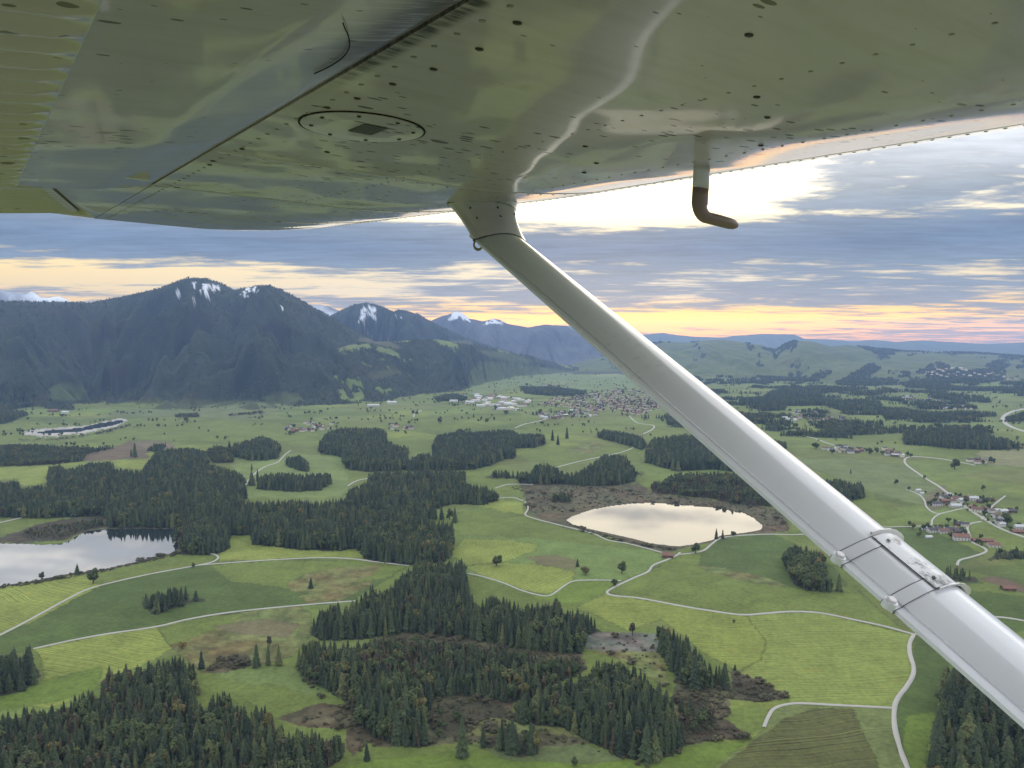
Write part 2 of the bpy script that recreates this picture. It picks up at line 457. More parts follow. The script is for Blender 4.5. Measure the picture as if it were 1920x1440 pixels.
WOODS = [
    ('the rounded copse at the left edge', [(-60, 1225), (0, 1223), (10, 1213), (43, 1210), (55, 1207), (67, 1227), (80, 1247), (83, 1260), (67, 1278), (43, 1295), (-20, 1310), (-60, 1315)], 23, .02, .10, 6.5),
    ('the large wood in the bottom left corner', [(-60, 1335), (0, 1332), (50, 1322), (117, 1310), (160, 1293), (187, 1290), (190, 1260), (200, 1247), (240, 1240), (247, 1253), (267, 1240), (333, 1227), (367, 1240), (370, 1267), (353, 1287),
      (377, 1313), (400, 1297), (430, 1293), (443, 1317), (473, 1327), (490, 1313), (513, 1340), (523, 1353), (550, 1360), (600, 1365), (645, 1368), (652, 1390), (640, 1425), (600, 1450), (560, 1500), (-80, 1520)], 17, .20, .14, 4.8),
    ('the small copse between the two left tracks', [(262, 1117), (270, 1103), (290, 1107), (300, 1103), (350, 1095), (358, 1110), (367, 1103), (388, 1107), (393, 1120), (380, 1130), (363, 1127), (333, 1140), (290, 1153), (277, 1143), (267, 1133)], 19, .12, .15, 6.5),
    ('the big central wood', [(583, 1155), (605, 1140), (625, 1122), (640, 1140), (660, 1125), (690, 1100), (697, 1092), (710, 1105), (740, 1085), (775, 1057), (800, 1045), (835, 1050), (867, 1043), (872, 1075), (880, 1105), (890, 1120), (897, 1127),
      (930, 1107), (945, 1118), (965, 1123), (990, 1130), (1030, 1125), (1040, 1108), (1050, 1130), (1070, 1140), (1090, 1140), (1107, 1150), (1125, 1160), (1133, 1182), (1100, 1192), (1092, 1225), (1060, 1228), (960, 1215), (900, 1200),
      (850, 1195), (800, 1188), (760, 1185), (720, 1192), (680, 1200), (640, 1200), (600, 1200), (583, 1190)], 20, .08, .08, 5.2),
    ('the brown bog wood', [(600, 1200), (680, 1196), (760, 1185), (850, 1192), (900, 1198), (960, 1212), (1060, 1226), (1092, 1222), (1110, 1250), (1040, 1285), (1000, 1315), (950, 1318), (880, 1305), (820, 1310), (780, 1330), (720, 1290), (660, 1250)], 16, .42, .16, 5.0),
    ('the lower left lobe of the central wood', [(548, 1240), (556, 1220), (585, 1192), (640, 1200), (690, 1220), (740, 1260), (800, 1285), (830, 1300), (810, 1320), (790, 1340), (800, 1360), (830, 1385), (800, 1402), (762, 1402), (700, 1385), (665, 1350), (655, 1320), (610, 1292), (575, 1268)], 18, .10, .18, 5.2),
    ('the lower right lobe of the central wood', [(960, 1310), (1010, 1275), (1100, 1250), (1120, 1235), (1150, 1230), (1200, 1250), (1240, 1275), (1262, 1300), (1275, 1350), (1282, 1390), (1262, 1418), (1210, 1427), (1160, 1420), (1130, 1402), (1090, 1385), (1050, 1362), (1000, 1360), (960, 1352), (945, 1335)], 19, .10, .14, 5.2),
    ('scrub', [(790, 1320), (860, 1300), (940, 1305), (965, 1350), (1000, 1362), (940, 1345), (900, 1350), (870, 1380), (820, 1385), (795, 1350)], 9, .45, .4, 8.5),
    ('the spruce strip beside the grey heath', [(1230, 1168), (1245, 1158), (1260, 1175), (1290, 1190), (1310, 1210), (1325, 1240), (1340, 1243), (1360, 1235), (1370, 1270), (1366, 1296), (1340, 1290), (1300, 1297), (1275, 1275), (1250, 1245), (1235, 1215)], 22, .05, .06, 6.0),
    ('the scrubby wood under the spruce strip', [(1275, 1300), (1330, 1295), (1340, 1330), (1330, 1365), (1290, 1385), (1280, 1350)], 12, .35, .35, 7.5),
    ('the clump on the bottom meadow', [(900, 1360), (917, 1353), (940, 1347), (973, 1347), (1007, 1357), (1015, 1393), (1007, 1415), (973, 1418), (927, 1402), (905, 1403)], 20, .05, .12, 6.0),
    ('the round copse left of the strut', [(1465, 1047), (1477, 1022), (1493, 1017), (1513, 1021), (1540, 1030), (1547, 1047), (1549, 1072), (1560, 1085), (1556, 1107), (1513, 1109), (1493, 1098), (1480, 1078)], 21, .02, .75, 6.5),
    ('the dark wood in the bottom right corner', [(1772, 1245), (1800, 1215), (1850, 1200), (1880, 1180), (1925, 1192), (2000, 1200), (2050, 1500), (1735, 1500), (1740, 1400), (1762, 1370), (1755, 1330), (1768, 1280)], 24, .03, .10, 6.5),
    ('the little wood right of the strut clamp', [(1747, 1083), (1757, 1070), (1773, 1057), (1800, 1063), (1833, 1067), (1843, 1087), (1830, 1093), (1797, 1089), (1763, 1089), (1747, 1094)], 20, .02, .15, 6.5),
    ('the wood below the red roofed farms', [(1845, 1042), (1867, 1027), (1897, 1020), (1940, 1023), (1940, 1046), (1853, 1051)], 17, .05, .4, 7),
    ('the broad dark forest across the left', BIGWOOD, 22, .06, .16, 6.5),
    ('scrub', [(30, 1000), (60, 985), (130, 975), (190, 968), (203, 985), (170, 992), (150, 1000), (120, 1010), (60, 1014)], 8, .5, .4, 6.5),
    ('the spruce strip in the left meadows', [(482, 902), (490, 888), (520, 882), (540, 884), (580, 885), (620, 884), (623, 905), (600, 920), (560, 922), (485, 918)], 21, .02, .05, 7),
    ('wood', [(437, 829), (473, 820), (493, 814), (523, 827), (528, 840), (520, 860), (500, 863), (467, 863), (437, 857)], 22, .03, .2, 7.5),
    ('wood', [(383, 842), (405, 832), (437, 838), (437, 868), (400, 868)], 14, .1, .6, 7.5),
    ('wood', [(535, 855), (563, 851), (583, 868), (576, 885), (540, 876)], 18, .03, .1, 7.5),
    ('wood', [(-60, 832), (67, 830), (160, 835), (213, 833), (213, 841), (160, 852), (157, 864), (100, 871), (-60, 878)], 14, .12, .5, 8),
    ('wood', [(278, 838), (290, 830), (310, 828), (312, 838), (300, 847), (278, 847)], 16, .03, .1, 7.5),
    ('wood', [(600, 825), (612, 808), (640, 800), (700, 799), (720, 803), (725, 820), (740, 830), (768, 835), (763, 858), (765, 880), (740, 884), (693, 885), (650, 880), (640, 855), (600, 850)], 23, .03, .15, 7.5),
    ('wood', [(812, 830), (820, 813), (853, 807), (863, 802), (887, 808), (933, 803), (960, 805), (973, 810), (1007, 810), (1022, 813), (1023, 833), (1000, 840), (963, 840), (965, 858), (940, 863), (917, 873), (887, 881), (827, 883), (765, 883), (763, 857), (780, 850), (820, 843)], 24, .05, .1, 7.5),
    ('wood', [(902, 886), (930, 877), (993, 883), (1005, 867), (1027, 865), (1047, 877), (1060, 883), (1087, 880), (1107, 867), (1133, 850), (1173, 850), (1180, 863), (1190, 873), (1230, 880), (1220, 888), (1193, 891), (1190, 903), (1150, 911), (1107, 911), (1060, 908), (1007, 908), (980, 908), (967, 898), (907, 895)], 22, .03, .2, 7.5),
    ('wood', [(1028, 925), (1045, 919), (1070, 920), (1080, 930), (1070, 942), (1035, 940)], 16, .1, .3, 7.5),
    ('wood', [(1120, 807), (1140, 803), (1173, 808), (1207, 817), (1215, 833), (1203, 843), (1187, 838), (1120, 821)], 20, .02, .1, 7.5),
    ('wood', [(1212, 835), (1225, 818), (1280, 812), (1400, 815), (1475, 826), (1472, 845), (1450, 870), (1440, 890), (1330, 880), (1270, 884), (1212, 868)], 24, .03, .1, 7.5),
    ('wood', [(1215, 905), (1265, 884), (1330, 880), (1450, 885), (1460, 950), (1400, 948), (1330, 935), (1225, 925)], 19, .55, .35, 7.5),
    ('wood', [(1450, 895), (1505, 893), (1547, 893), (1580, 897), (1607, 903), (1613, 900), (1627, 923), (1622, 932), (1593, 940), (1570, 942), (1460, 945)], 22, .02, .15, 7.5),
    ('wood', [(1693, 817), (1697, 803), (1747, 800), (1803, 799), (1810, 808), (1843, 805), (1867, 816), (1897, 822), (1917, 829), (1918, 841), (1847, 844), (1780, 841), (1740, 836), (1697, 834)], 24, .02, .1, 8),
    ('wood', [(1383, 745), (1433, 740), (1447, 730), (1487, 723), (1527, 727), (1547, 743), (1567, 747), (1613, 745), (1650, 748), (1650, 770), (1580, 771), (1547, 760), (1487, 761), (1427, 762), (1387, 759)], 26, .02, .15, 10),
    ('wood', [(1655, 760), (1697, 763), (1740, 770), (1800, 767), (1867, 770), (1867, 781), (1780, 784), (1697, 786), (1657, 785)], 20, .05, .3, 9),
    ('wood', [(1540, 788), (1570, 784), (1612, 792), (1630, 803), (1600, 805), (1570, 800)], 18, .02, .5, 9),
    ('wood', [(1660, 800), (1693, 803), (1693, 812), (1665, 813)], 16, .02, .5, 9),
    ('wood', [(970, 722), (1040, 724), (1100, 730), (1095, 742), (1030, 742), (985, 738)], 20, .03, .4, 11),
    ('wood', [(1400, 700), (1480, 705), (1540, 708), (1535, 716), (1440, 714)], 20, .03, .4, 12),
    ('wood', [(1560, 712), (1630, 706), (1650, 716), (1640, 724), (1570, 722)], 20, .03, .4, 12),
    ('wood', [(1680, 715), (1740, 710), (1800, 722), (1920, 722), (1925, 734), (1800, 733), (1700, 727)], 20, .03, .4, 12),
    ('wood', [(810, 742), (850, 735), (880, 742), (870, 752), (820, 752)], 20, .05, .4, 11),
    ('wood', [(-60, 700), (60, 720), (95, 735), (90, 755), (60, 762), (10, 770), (-60, 772)], 24, .03, .2, 10),
    ('wood', [(-60, 770), (40, 766), (60, 775), (10, 795), (-60, 798)], 20, .03, .3, 10),
    ('wood', [(155, 735), (200, 720), (260, 725), (300, 745), (270, 752), (160, 752)], 22, .03, .2, 10),
    ('wood', [(30, 822), (100, 821), (170, 813), (243, 793), (250, 797), (190, 813), (120, 824), (40, 826)], 6, .3, .6, 9),
    ('wood', [(1880, 780), (1925, 770), (1925, 790), (1890, 792)], 14, .1, .6, 10),
    ('wood', [(325, 775), (372, 772), (374, 782), (330, 783)], 10, .2, .6, 9),
    ('wood', [(420, 775), (490, 768), (505, 774), (430, 780)], 12, .2, .6, 9),
]

# ------------------------------------------------------------------ meadows, heath, ploughland (linear albedo)
LIGHT, MID, DARK, VIVID = (.124, .149, .034), (.082, .106, .026), (.050, .074, .020), (.080, .114, .022)
OLIVE, HEATH, HEATHD, GREYH, PLOW = (.088, .092, .034), (.060, .054, .030), (.042, .038, .024), (.086, .082, .068), (.060, .064, .022)
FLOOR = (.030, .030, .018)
# (outline, colour, mowing-stripe direction in degrees or None, stripe strength)
FIELDS = [
    ([(-60, 1105), (0, 1101), (80, 1090), (160, 1080), (190, 1097), (143, 1127), (67, 1163), (-60, 1212)], LIGHT, 62, .22),
    ([(150, 1078), (220, 1063), (331, 1038), (400, 1041), (395, 1055), (350, 1064), (225, 1089), (190, 1097)], MID, None, 0),
    ([(-60, 1212), (67, 1163), (190, 1097), (225, 1089), (290, 1075), (371, 1060), (530, 1049), (700, 1053), (768, 1061), (660, 1127), (500, 1141), (350, 1162), (200, 1189), (62, 1217), (-60, 1245)], DARK, 70, .06),
    ([(395, 1060), (530, 1049), (700, 1053), (768, 1061), (720, 1085), (560, 1105), (430, 1090)], MID, None, 0),
    ([(535, 1095), (575, 1075), (640, 1063), (720, 1060), (690, 1080), (640, 1103), (600, 1113), (555, 1112)], OLIVE, None, 0),
    ([(560, 1118), (640, 1103), (700, 1085), (690, 1100), (640, 1127), (575, 1134)], OLIVE, None, 0),
    ([(410, 1040), (428, 1005), (475, 1021), (640, 1034), (676, 1028), (680, 1046), (600, 1045), (410, 1053)], LIGHT, None, 0),
    ([(62, 1217), (200, 1189), (293, 1177), (323, 1215), (290, 1235), (190, 1285), (100, 1330), (30, 1320), (84, 1270), (75, 1230)], LIGHT, 74, .20),
    ([(-60, 1315), (40, 1298), (100, 1270), (190, 1250), (187, 1290), (117, 1312), (-60, 1345)], VIVID, None, 0),
    ([(295, 1177), (400, 1155), (500, 1141), (560, 1137), (583, 1150), (583, 1190), (550, 1230), (480, 1250), (380, 1262), (325, 1218)], OLIVE, 60, .06),
    ([(295, 1177), (400, 1155), (460, 1150), (420, 1175), (340, 1205), (318, 1208)], MID, None, 0),
    ([(395, 1175), (500, 1160), (560, 1170), (540, 1195), (460, 1190)], (.090, .082, .042), None, 0),
    ([(368, 1275), (420, 1258), (490, 1245), (550, 1250), (612, 1292), (595, 1335), (520, 1348), (440, 1300), (400, 1295)], MID, None, 0),
    ([(400, 1262), (470, 1252), (540, 1248), (612, 1292), (600, 1310), (520, 1285), (440, 1280)], (.088, .118, .036), None, 0),
    ([(370, 1262), (400, 1248), (460, 1225), (470, 1250), (420, 1262)], HEATH, None, 0),
    ([(600, 1318), (655, 1325), (690, 1390), (665, 1420), (648, 1400), (650, 1368), (560, 1362), (520, 1345)], HEATH, None, 0),
    ([(850, 965), (900, 950), (1000, 975), (1110, 1003), (1250, 1040), (1215, 1072), (1165, 1089), (1110, 1088), (1055, 1101), (1033, 1116), (980, 1108), (872, 1075), (845, 1048)], (.088, .124, .036), 25, .06),
    ([(850, 965), (930, 952), (1010, 978), (1110, 1003), (1200, 1030), (1110, 1020), (1000, 1008), (860, 1005)], MID, None, 0),
    ([(840, 1040), (870, 1010), (960, 1012), (1010, 1022), (1000, 1035), (950, 1052), (880, 1060)], LIGHT, 10, .10),
    ([(985, 1045), (1040, 1040), (1085, 1052), (1080, 1068), (1020, 1060)], (.094, .088, .042), None, 0),
    ([(872, 1062), (950, 1054), (1010, 1058), (1080, 1072), (1070, 1090), (1033, 1114), (980, 1106), (900, 1078)], LIGHT, 150, .12),
    ([(985, 1122), (1040, 1112), (1070, 1092), (1110, 1090), (1165, 1090), (1138, 1111), (1070, 1136), (1030, 1125)], VIVID, None, 0),
    ([(1080, 1140), (1138, 1112), (1330, 1146), (1400, 1155), (1436, 1205), (1425, 1235), (1382, 1258), (1320, 1225), (1240, 1160), (1180, 1183), (1110, 1150)], LIGHT, 80, .16),
    ([(1400, 1155), (1490, 1148), (1540, 1150), (1710, 1190), (1706, 1225), (1713, 1260), (1680, 1310), (1677, 1327), (1560, 1321), (1480, 1320), (1480, 1310), (1430, 1280), (1385, 1262), (1425, 1237), (1437, 1205)], (.118, .146, .036), 95, .17),
    ([(1165, 1089), (1215, 1072), (1270, 1042), (1335, 1022), (1450, 1000), (1600, 1100), (1700, 1188), (1600, 1162), (1540, 1150), (1490, 1147), (1390, 1153), (1280, 1137), (1138, 1111)], MID, 48, .14),
    ([(1320, 1030), (1350, 1012), (1450, 1000), (1560, 1060), (1590, 1100), (1500, 1105), (1400, 1085), (1310, 1062)], DARK, None, 0),
    ([(1300, 1060), (1350, 1063), (1400, 1075), (1470, 1092), (1480, 1102), (1410, 1093), (1340, 1075)], OLIVE, None, 0),
    ([(1713, 1190), (1790, 1215), (1768, 1280), (1755, 1330), (1762, 1370), (1740, 1400), (1740, 1500), (1712, 1500), (1680, 1400), (1677, 1328), (1698, 1290), (1713, 1260)], DARK, None, 0),
    ([(1700, 1340), (1752, 1335), (1755, 1370), (1738, 1400), (1735, 1450), (1712, 1450), (1692, 1400)], VIVID, None, 0),
    ([(1440, 1330), (1480, 1321), (1677, 1328), (1678, 1365), (1700, 1450), (1720, 1520), (1250, 1520), (1290, 1440), (1400, 1400), (1432, 1364)], (.086, .105, .036), 100, .08),
    ([(1530, 1327), (1600, 1330), (1612, 1360), (1640, 1420), (1680, 1520), (1330, 1520), (1350, 1440), (1410, 1395), (1470, 1348)], PLOW, 100, .22),
    ([(640, 1440), (700, 1425), (850, 1410), (1010, 1415), (1130, 1402), (1290, 1400), (1400, 1390), (1340, 1440), (1280, 1520), (600, 1520)], VIVID, None, 0),
    ([(860, 1385), (900, 1400), (1020, 1395), (1100, 1395), (1180, 1425), (1100, 1432), (950, 1425)], (.075, .092, .036), None, 0),
    ([(1365, 1330), (1432, 1320), (1440, 1345), (1432, 1364), (1395, 1380), (1362, 1350)], MID, None, 0),
    ([(1370, 1254), (1400, 1268), (1440, 1285), (1478, 1302), (1470, 1312), (1420, 1316), (1372, 1312)], HEATHD, None, 0),
    ([(1280, 1352), (1330, 1340), (1362, 1350), (1402, 1378), (1395, 1386), (1330, 1388), (1282, 1400)], HEATHD, None, 0),
    ([(1270, 1250), (1310, 1245), (1370, 1290), (1372, 1340), (1300, 1370), (1280, 1390), (1262, 1300)], HEATH, None, 0),
    ([(1095, 1190), (1140, 1184), (1230, 1188), (1238, 1222), (1200, 1226), (1150, 1222), (1100, 1218)], GREYH, None, 0),
    ([(1110, 1222), (1235, 1222), (1262, 1300), (1200, 1255), (1150, 1232)], OLIVE, None, 0),
    ([(690, 1200), (760, 1186), (830, 1190), (1092, 1225), (1100, 1255), (960, 1300), (960, 1350), (1120, 1395), (1000, 1400), (870, 1390), (800, 1400), (700, 1400), (660, 1350), (820, 1310), (740, 1262)], HEATH, None, 0),
    ([(840, 1380), (880, 1340), (940, 1330), (980, 1358), (1060, 1365), (1120, 1390), (1000, 1372), (900, 1380)], OLIVE, None, 0),
    ([(960, 912), (1010, 905), (1110, 910), (1200, 905), (1225, 925), (1400, 945), (1470, 960), (1480, 995), (1430, 1002), (1390, 1002), (1340, 1016), (1270, 1030), (1180, 1016), (1110, 998), (1040, 985), (990, 962), (985, 942)], HEATH, None, 0),
    ([(1180, 1012), (1260, 1026), (1275, 1034), (1240, 1036), (1180, 1020)], HEATH, None, 0),
    ([(935, 910), (975, 908), (985, 935), (990, 962), (980, 942), (950, 936)], MID, None, 0),
    ([(880, 942), (935, 938), (980, 942), (985, 965), (940, 958), (900, 950)], LIGHT, None, 0),
    ([(150, 866), (165, 845), (215, 838), (240, 828), (285, 826), (290, 838), (275, 850), (278, 860), (215, 862)], (.082, .064, .040), None, 0),
    ([(240, 828), (285, 826), (320, 828), (330, 840), (290, 845)], (.095, .080, .050), None, 0),
    ([(-60, 880), (0, 878), (60, 875), (92, 873), (92, 905), (40, 912), (33, 898), (-60, 905)], LIGHT, None, 0),
    ([(210, 862), (275, 862), (290, 845), (292, 862), (270, 880), (220, 876)], LIGHT, None, 0),
    ([(-60, 970), (20, 972), (50, 972), (50, 985), (20, 1000), (-60, 1005)], MID, None, 0),
    ([(0, 1008), (30, 998), (60, 985), (130, 972), (200, 966), (204, 988), (160, 994), (125, 1012), (60, 1018), (-60, 1016)], HEATHD, None, 0),
    ([(430, 870), (480, 865), (540, 848), (600, 852), (640, 858), (650, 880), (655, 912), (640, 932), (540, 935), (462, 935), (462, 910)], (.098, .13, .042), None, 0),
    ([(0, 790), (60, 800), (240, 785), (330, 782), (520, 792), (600, 815), (600, 826), (420, 828), (240, 826), (60, 828), (-60, 832)], MID, None, 0),
    ([(250, 755), (330, 748), (500, 750), (560, 760), (470, 785), (300, 782), (200, 778)], (.082, .10, .040), None, 0),
    ([(1480, 905), (1480, 1000), (1600, 985), (1700, 965), (1640, 935), (1640, 900), (1590, 880)], MID, None, 0),
    ([(1590, 858), (1700, 875), (1780, 930), (1740, 950), (1640, 925), (1480, 860)], (.088, .11, .042), None, 0),
    ([(1828, 850), (1850, 843), (1925, 842), (1925, 876), (1850, 872)], (.125, .128, .060), None, 0),
    ([(1735, 930), (1770, 910), (1790, 935), (1775, 950), (1745, 958)], (.095, .085, .05), None, 0),
    ([(1590, 1000), (1700, 985), (1790, 1012), (1845, 1040), (1745, 1080), (1640, 1020)], DARK, None, 0),
    ([(1740, 1095), (1840, 1090), (1925, 1120), (1925, 1180), (1850, 1190), (1780, 1160)], DARK, None, 0),
    ([(1770, 1100), (1850, 1092), (1925, 1108), (1925, 1120), (1850, 1110)], MID, None, 0),
    ([(1840, 1085), (1870, 1080), (1925, 1100), (1925, 1112), (1880, 1100)], (.085, .062, .040), None, 0),
    ([(1000, 840), (1100, 835), (1190, 840), (1210, 870), (1130, 850), (1060, 880), (1000, 865), (965, 858)], MID, None, 0),
    ([(1060, 845), (1110, 828), (1130, 835), (1110, 850), (1075, 852)], OLIVE, None, 0),
    ([(36, 815), (60, 806), (120, 800), (165, 797), (225, 784), (240, 788), (215, 800), (160, 812), (90, 819)], (.25, .24, .22), None, 0),
    # clearings and meadows on the mountains
    ([(90, 750), (95, 727), (120, 716), (150, 722), (170, 740), (150, 752)], (.095, .125, .045), None, 0),
    ([(185, 738), (200, 690), (225, 672), (250, 695), (245, 715), (200, 735)], (.050, .048, .030), None, 0),
    ([(205, 760), (290, 742), (310, 755), (300, 765), (220, 770)], MID, None, 0),
    ([(490, 745), (520, 735), (560, 738), (570, 752), (520, 760)], (.095, .12, .045), None, 0),
    ([(672, 634), (700, 632), (730, 640), (757, 651), (745, 656), (700, 645), (675, 641)], (.115, .12, .060), None, 0),
    ([(842, 637), (885, 640), (888, 647), (850, 643)], (.11, .125, .055), None, 0),
    ([(880, 700), (900, 678), (960, 680), (1060, 695), (1140, 700), (1220, 715), (1225, 735), (1100, 732), (980, 722), (930, 735), (880, 742)], (.092, .122, .045), None, 0),
    ([(890, 655), (960, 663), (1000, 676), (990, 684), (920, 670)], (.10, .12, .05), None, 0),
    ([(1100, 697), (1170, 697), (1180, 706), (1110, 708)], (.12, .14, .06), None, 0),
    ([(690, 700), (740, 690), (760, 700), (700, 712)], (.10, .11, .055), None, 0),
    ([(480, 612), (520, 604), (560, 622), (530, 640)], (.036, .036, .024), None, 0),
]
SNOW = [  # snow fields: outline, cover
    ([(372, 545), (380, 533), (392, 530), (410, 534), (412, 545), (398, 548), (393, 560), (386, 556)], .56),
    ([(362, 528), (367, 527), (366, 545), (363, 546)], .6),
    ([(448, 553), (455, 543), (470, 538), (482, 536), (484, 545), (470, 551), (458, 558)], .55),
    ([(325, 548), (332, 546), (336, 552), (330, 555)], .7),
    ([(356, 560), (365, 557), (367, 562), (358, 563)], .8),
    ([(520, 577), (530, 572), (532, 581), (523, 582)], .5),
    ([(672, 602), (678, 577), (690, 572), (705, 578), (706, 597), (694, 603), (684, 597)], .62),
    ([(735, 592), (745, 588), (760, 595), (750, 598)], .35),
    ([(838, 600), (846, 588), (858, 582), (872, 590), (884, 602), (870, 600), (858, 596), (848, 603)], .8),
    ([(905, 608), (925, 598), (945, 606), (930, 610)], .7),
]
# ------------------------------------------------------------------ roads and tracks: (name, points, width, label)
ROADS = [
    ('track', [(-60, 1218), (0, 1191), (60, 1160), (120, 1127), (165, 1105), (225, 1089), (290, 1075), (350, 1064), (371, 1060), (395, 1055), (408, 1048), (407, 1042), (395, 1038)], 3.4, 'pale farm track curving past the left lake to the wood'),
    ('track', [(371, 1060), (450, 1054), (530, 1049), (600, 1046), (660, 1048), (700, 1053), (768, 1061)], 3.2, 'pale track branching right towards the central wood'),
    ('track', [(62, 1217), (130, 1202), (200, 1189), (290, 1176), (350, 1162), (420, 1150), (500, 1141), (600, 1132), (668, 1127)], 3.0, 'straight pale track below the small copse'),
    ('track', [(872, 1075), (900, 1080), (940, 1092), (980, 1108), (1015, 1117), (1033, 1116), (1055, 1101), (1075, 1090), (1110, 1088), (1165, 1089)], 2.6, 'winding pale track behind the central wood'),
    ('road', [(1275, 1036), (1268, 1042), (1250, 1050), (1225, 1060), (1215, 1072), (1190, 1083), (1160, 1097), (1145, 1105), (1138, 1111), (1150, 1117), (1200, 1122), (1280, 1137), (1330, 1145), (1390, 1153), (1440, 1150), (1490, 1147), (1540, 1150), (1600, 1162), (1660, 1175), (1714, 1190)], 3.6, 'grey lane from the red barn across the mown meadows'),
    ('road', [(1714, 1189), (1706, 1205), (1706, 1225), (1713, 1250), (1711, 1268), (1698, 1290), (1684, 1308), (1677, 1328), (1678, 1365), (1690, 1410), (1705, 1450), (1720, 1520)], 4.4, 'grey lane winding down to the bottom edge'),
    ('track', [(1677, 1328), (1620, 1325), (1560, 1322), (1500, 1319), (1470, 1322), (1450, 1330), (1440, 1345), (1432, 1364)], 3.2, 'track hooking round the brown ploughed field'),
    ('road', [(1714, 1190), (1790, 1168), (1820, 1157), (1880, 1158), (1940, 1168)], 3.2, 'lane passing behind the strut to the right edge'),
    ('road', [(928, 916), (950, 909), (975, 908), (1000, 909)], 3.5, 'short pale lane by the heath'),
    ('road', [(935, 934), (960, 933), (978, 938), (988, 945), (990, 955), (985, 965), (1000, 972), (1050, 985), (1110, 1000), (1140, 1013), (1180, 1020), (1240, 1036), (1262, 1042)], 3.2, 'lane running along the near shore of the right lake'),
    ('road', [(1272, 1040), (1300, 1037), (1320, 1032), (1335, 1020), (1350, 1010), (1380, 1005), (1440, 1002), (1510, 1002), (1640, 990), (1720, 987), (1745, 985), (1748, 975), (1760, 965), (1790, 957), (1812, 952)], 3.6, 'lane from the red barn to the right village'),
    ('road', [(1830, 873), (1780, 863), (1730, 857), (1702, 858), (1696, 864), (1700, 872), (1712, 881), (1735, 897), (1760, 912), (1780, 927), (1800, 940), (1812, 952), (1840, 970), (1880, 993), (1940, 1014)], 5.5, 'grey village road running through the right village'),
    ('road', [(1925, 766), (1897, 772), (1882, 781), (1881, 789), (1890, 797), (1905, 804), (1935, 813)], 14.0, 'wide curved highway at the right edge'),
    ('road', [(1795, 1061), (1799, 1051), (1820, 1045), (1845, 1037), (1849, 1031), (1838, 1024), (1825, 1018), (1818, 1004), (1815, 985), (1840, 978)], 4.0, 'lane curling below the red roofed farms'),
    ('road', [(1480, 817), (1520, 820), (1545, 829), (1575, 838), (1620, 848)], 5, 'country road to the hamlet behind the strut'),
    ('track', [(1700, 918), (1722, 927), (1733, 938), (1738, 952), (1752, 962), (1765, 964)], 3.5, 'pale track joining the village lane'),
    ('track', [(460, 910), (468, 898), (483, 884), (500, 874), (520, 867), (535, 852), (545, 845)], 4, 'pale track through the left meadows'),
    ('track', [(965, 803), (985, 795), (1010, 790), (1035, 782)], 5, 'straight pale track towards the town'),
    ('track', [(1045, 876), (1075, 868), (1110, 860), (1150, 852), (1175, 845), (1190, 838)], 4, 'pale track climbing past the middle wood'),
    ('track', [(652, 912), (662, 905), (675, 900), (692, 897)], 4, 'short pale track entering the central forest'),
    ('track', [(-20, 985), (10, 978), (45, 970)], 4, 'short pale track above the left lake'),
    ('track', [(1885, 930), (1860, 950), (1840, 975)], 3.5, 'village side lane'),
    ('track', [(775, 783), (778, 775), (790, 770)], 6, 'winding track by the hamlet'),
    ('track', [(1205, 814), (1222, 806), (1225, 798), (1195, 793), (1180, 780)], 5, 'track winding up to the town'),
]


# ------------------------------------------------------------------ terrain mesh
az_in = np.linspace(-38.0, 38.0, 820)
az_out = np.concatenate([np.linspace(38.0, 60, 16)[1:], np.linspace(60, 300, 61)[1:], np.linspace(300, 322, 16)[1:-1]])
AZ_ = np.radians(np.concatenate([az_in, az_out]))
dep = np.radians(np.linspace(38.0, 5.0, 560))
r_near = H / np.tan(dep)                                    # 384 m .. 3.43 km
r_mid = np.geomspace(r_near[-1], 11000, 340)[1:]
r_far = np.geomspace(11000, 20000, 60)[1:]
R_ = np.concatenate([[4.0, 60, 120, 180, 240, 300, 345], r_near, r_mid, r_far, [20600]])
nA, nR = len(AZ_), len(R_)
AA, RR = np.meshgrid(AZ_, R_)                                # rows: distance, columns: bearing
TX, TY = RR * np.sin(AA), RR * np.cos(AA)
TZ, TI = heights(TX.ravel(), TY.ravel())
TX, TY = TX.ravel(), TY.ravel()
PX, PY = project(TX, TY, TZ)
FPXX, FPYY = project(TX, TY, np.zeros_like(TX))
in_lake = inside(LAKE_RIGHT, FPXX, FPYY) | inside(LAKE_LEFT, FPXX, FPYY) | inside(POND, FPXX, FPYY) | inside(POND_FAR, FPXX, FPYY)
TZ = np.where(in_lake, -4.0, TZ)
RF = np.hypot(TX, TY)


def farwood(x, y):
    """natural spread of woods over the far countryside, 0..1"""
    r = np.hypot(x, y)
    s = 1.0 + 0.9 * sstep(4000, 12000, r)
    v = fbm(x / (190 * s) + 3.1, y / (150 * s), 201, 5, 0.62)
    return v


def patchwork(x, y):
    """meadow colours outside the traced fields: one tone for each jittered parcel"""
    ang = 0.5
    u = (x * math.cos(ang) + y * math.sin(ang)) / 210.0 + 0.9 * fbm(x / 400., y / 400., 41, 2)
    v = (-x * math.sin(ang) + y * math.cos(ang)) / 150.0 + 0.9 * fbm(x / 400., y / 400., 42, 2)
    iu = np.floor(u + 0.5 * (np.floor(v) % 2)); iv = np.floor(v)
    k = _hash(iu, iv, 77)[:, None]
    pal = np.array([MID, DARK, LIGHT, MID, (.100, .118, .044), OLIVE, (.090, .125, .036), MID])
    c = pal[np.minimum((k[:, 0] * len(pal)).astype(int), len(pal) - 1)]
    t = (0.5 * c + 0.5 * np.array(MID))
    return t


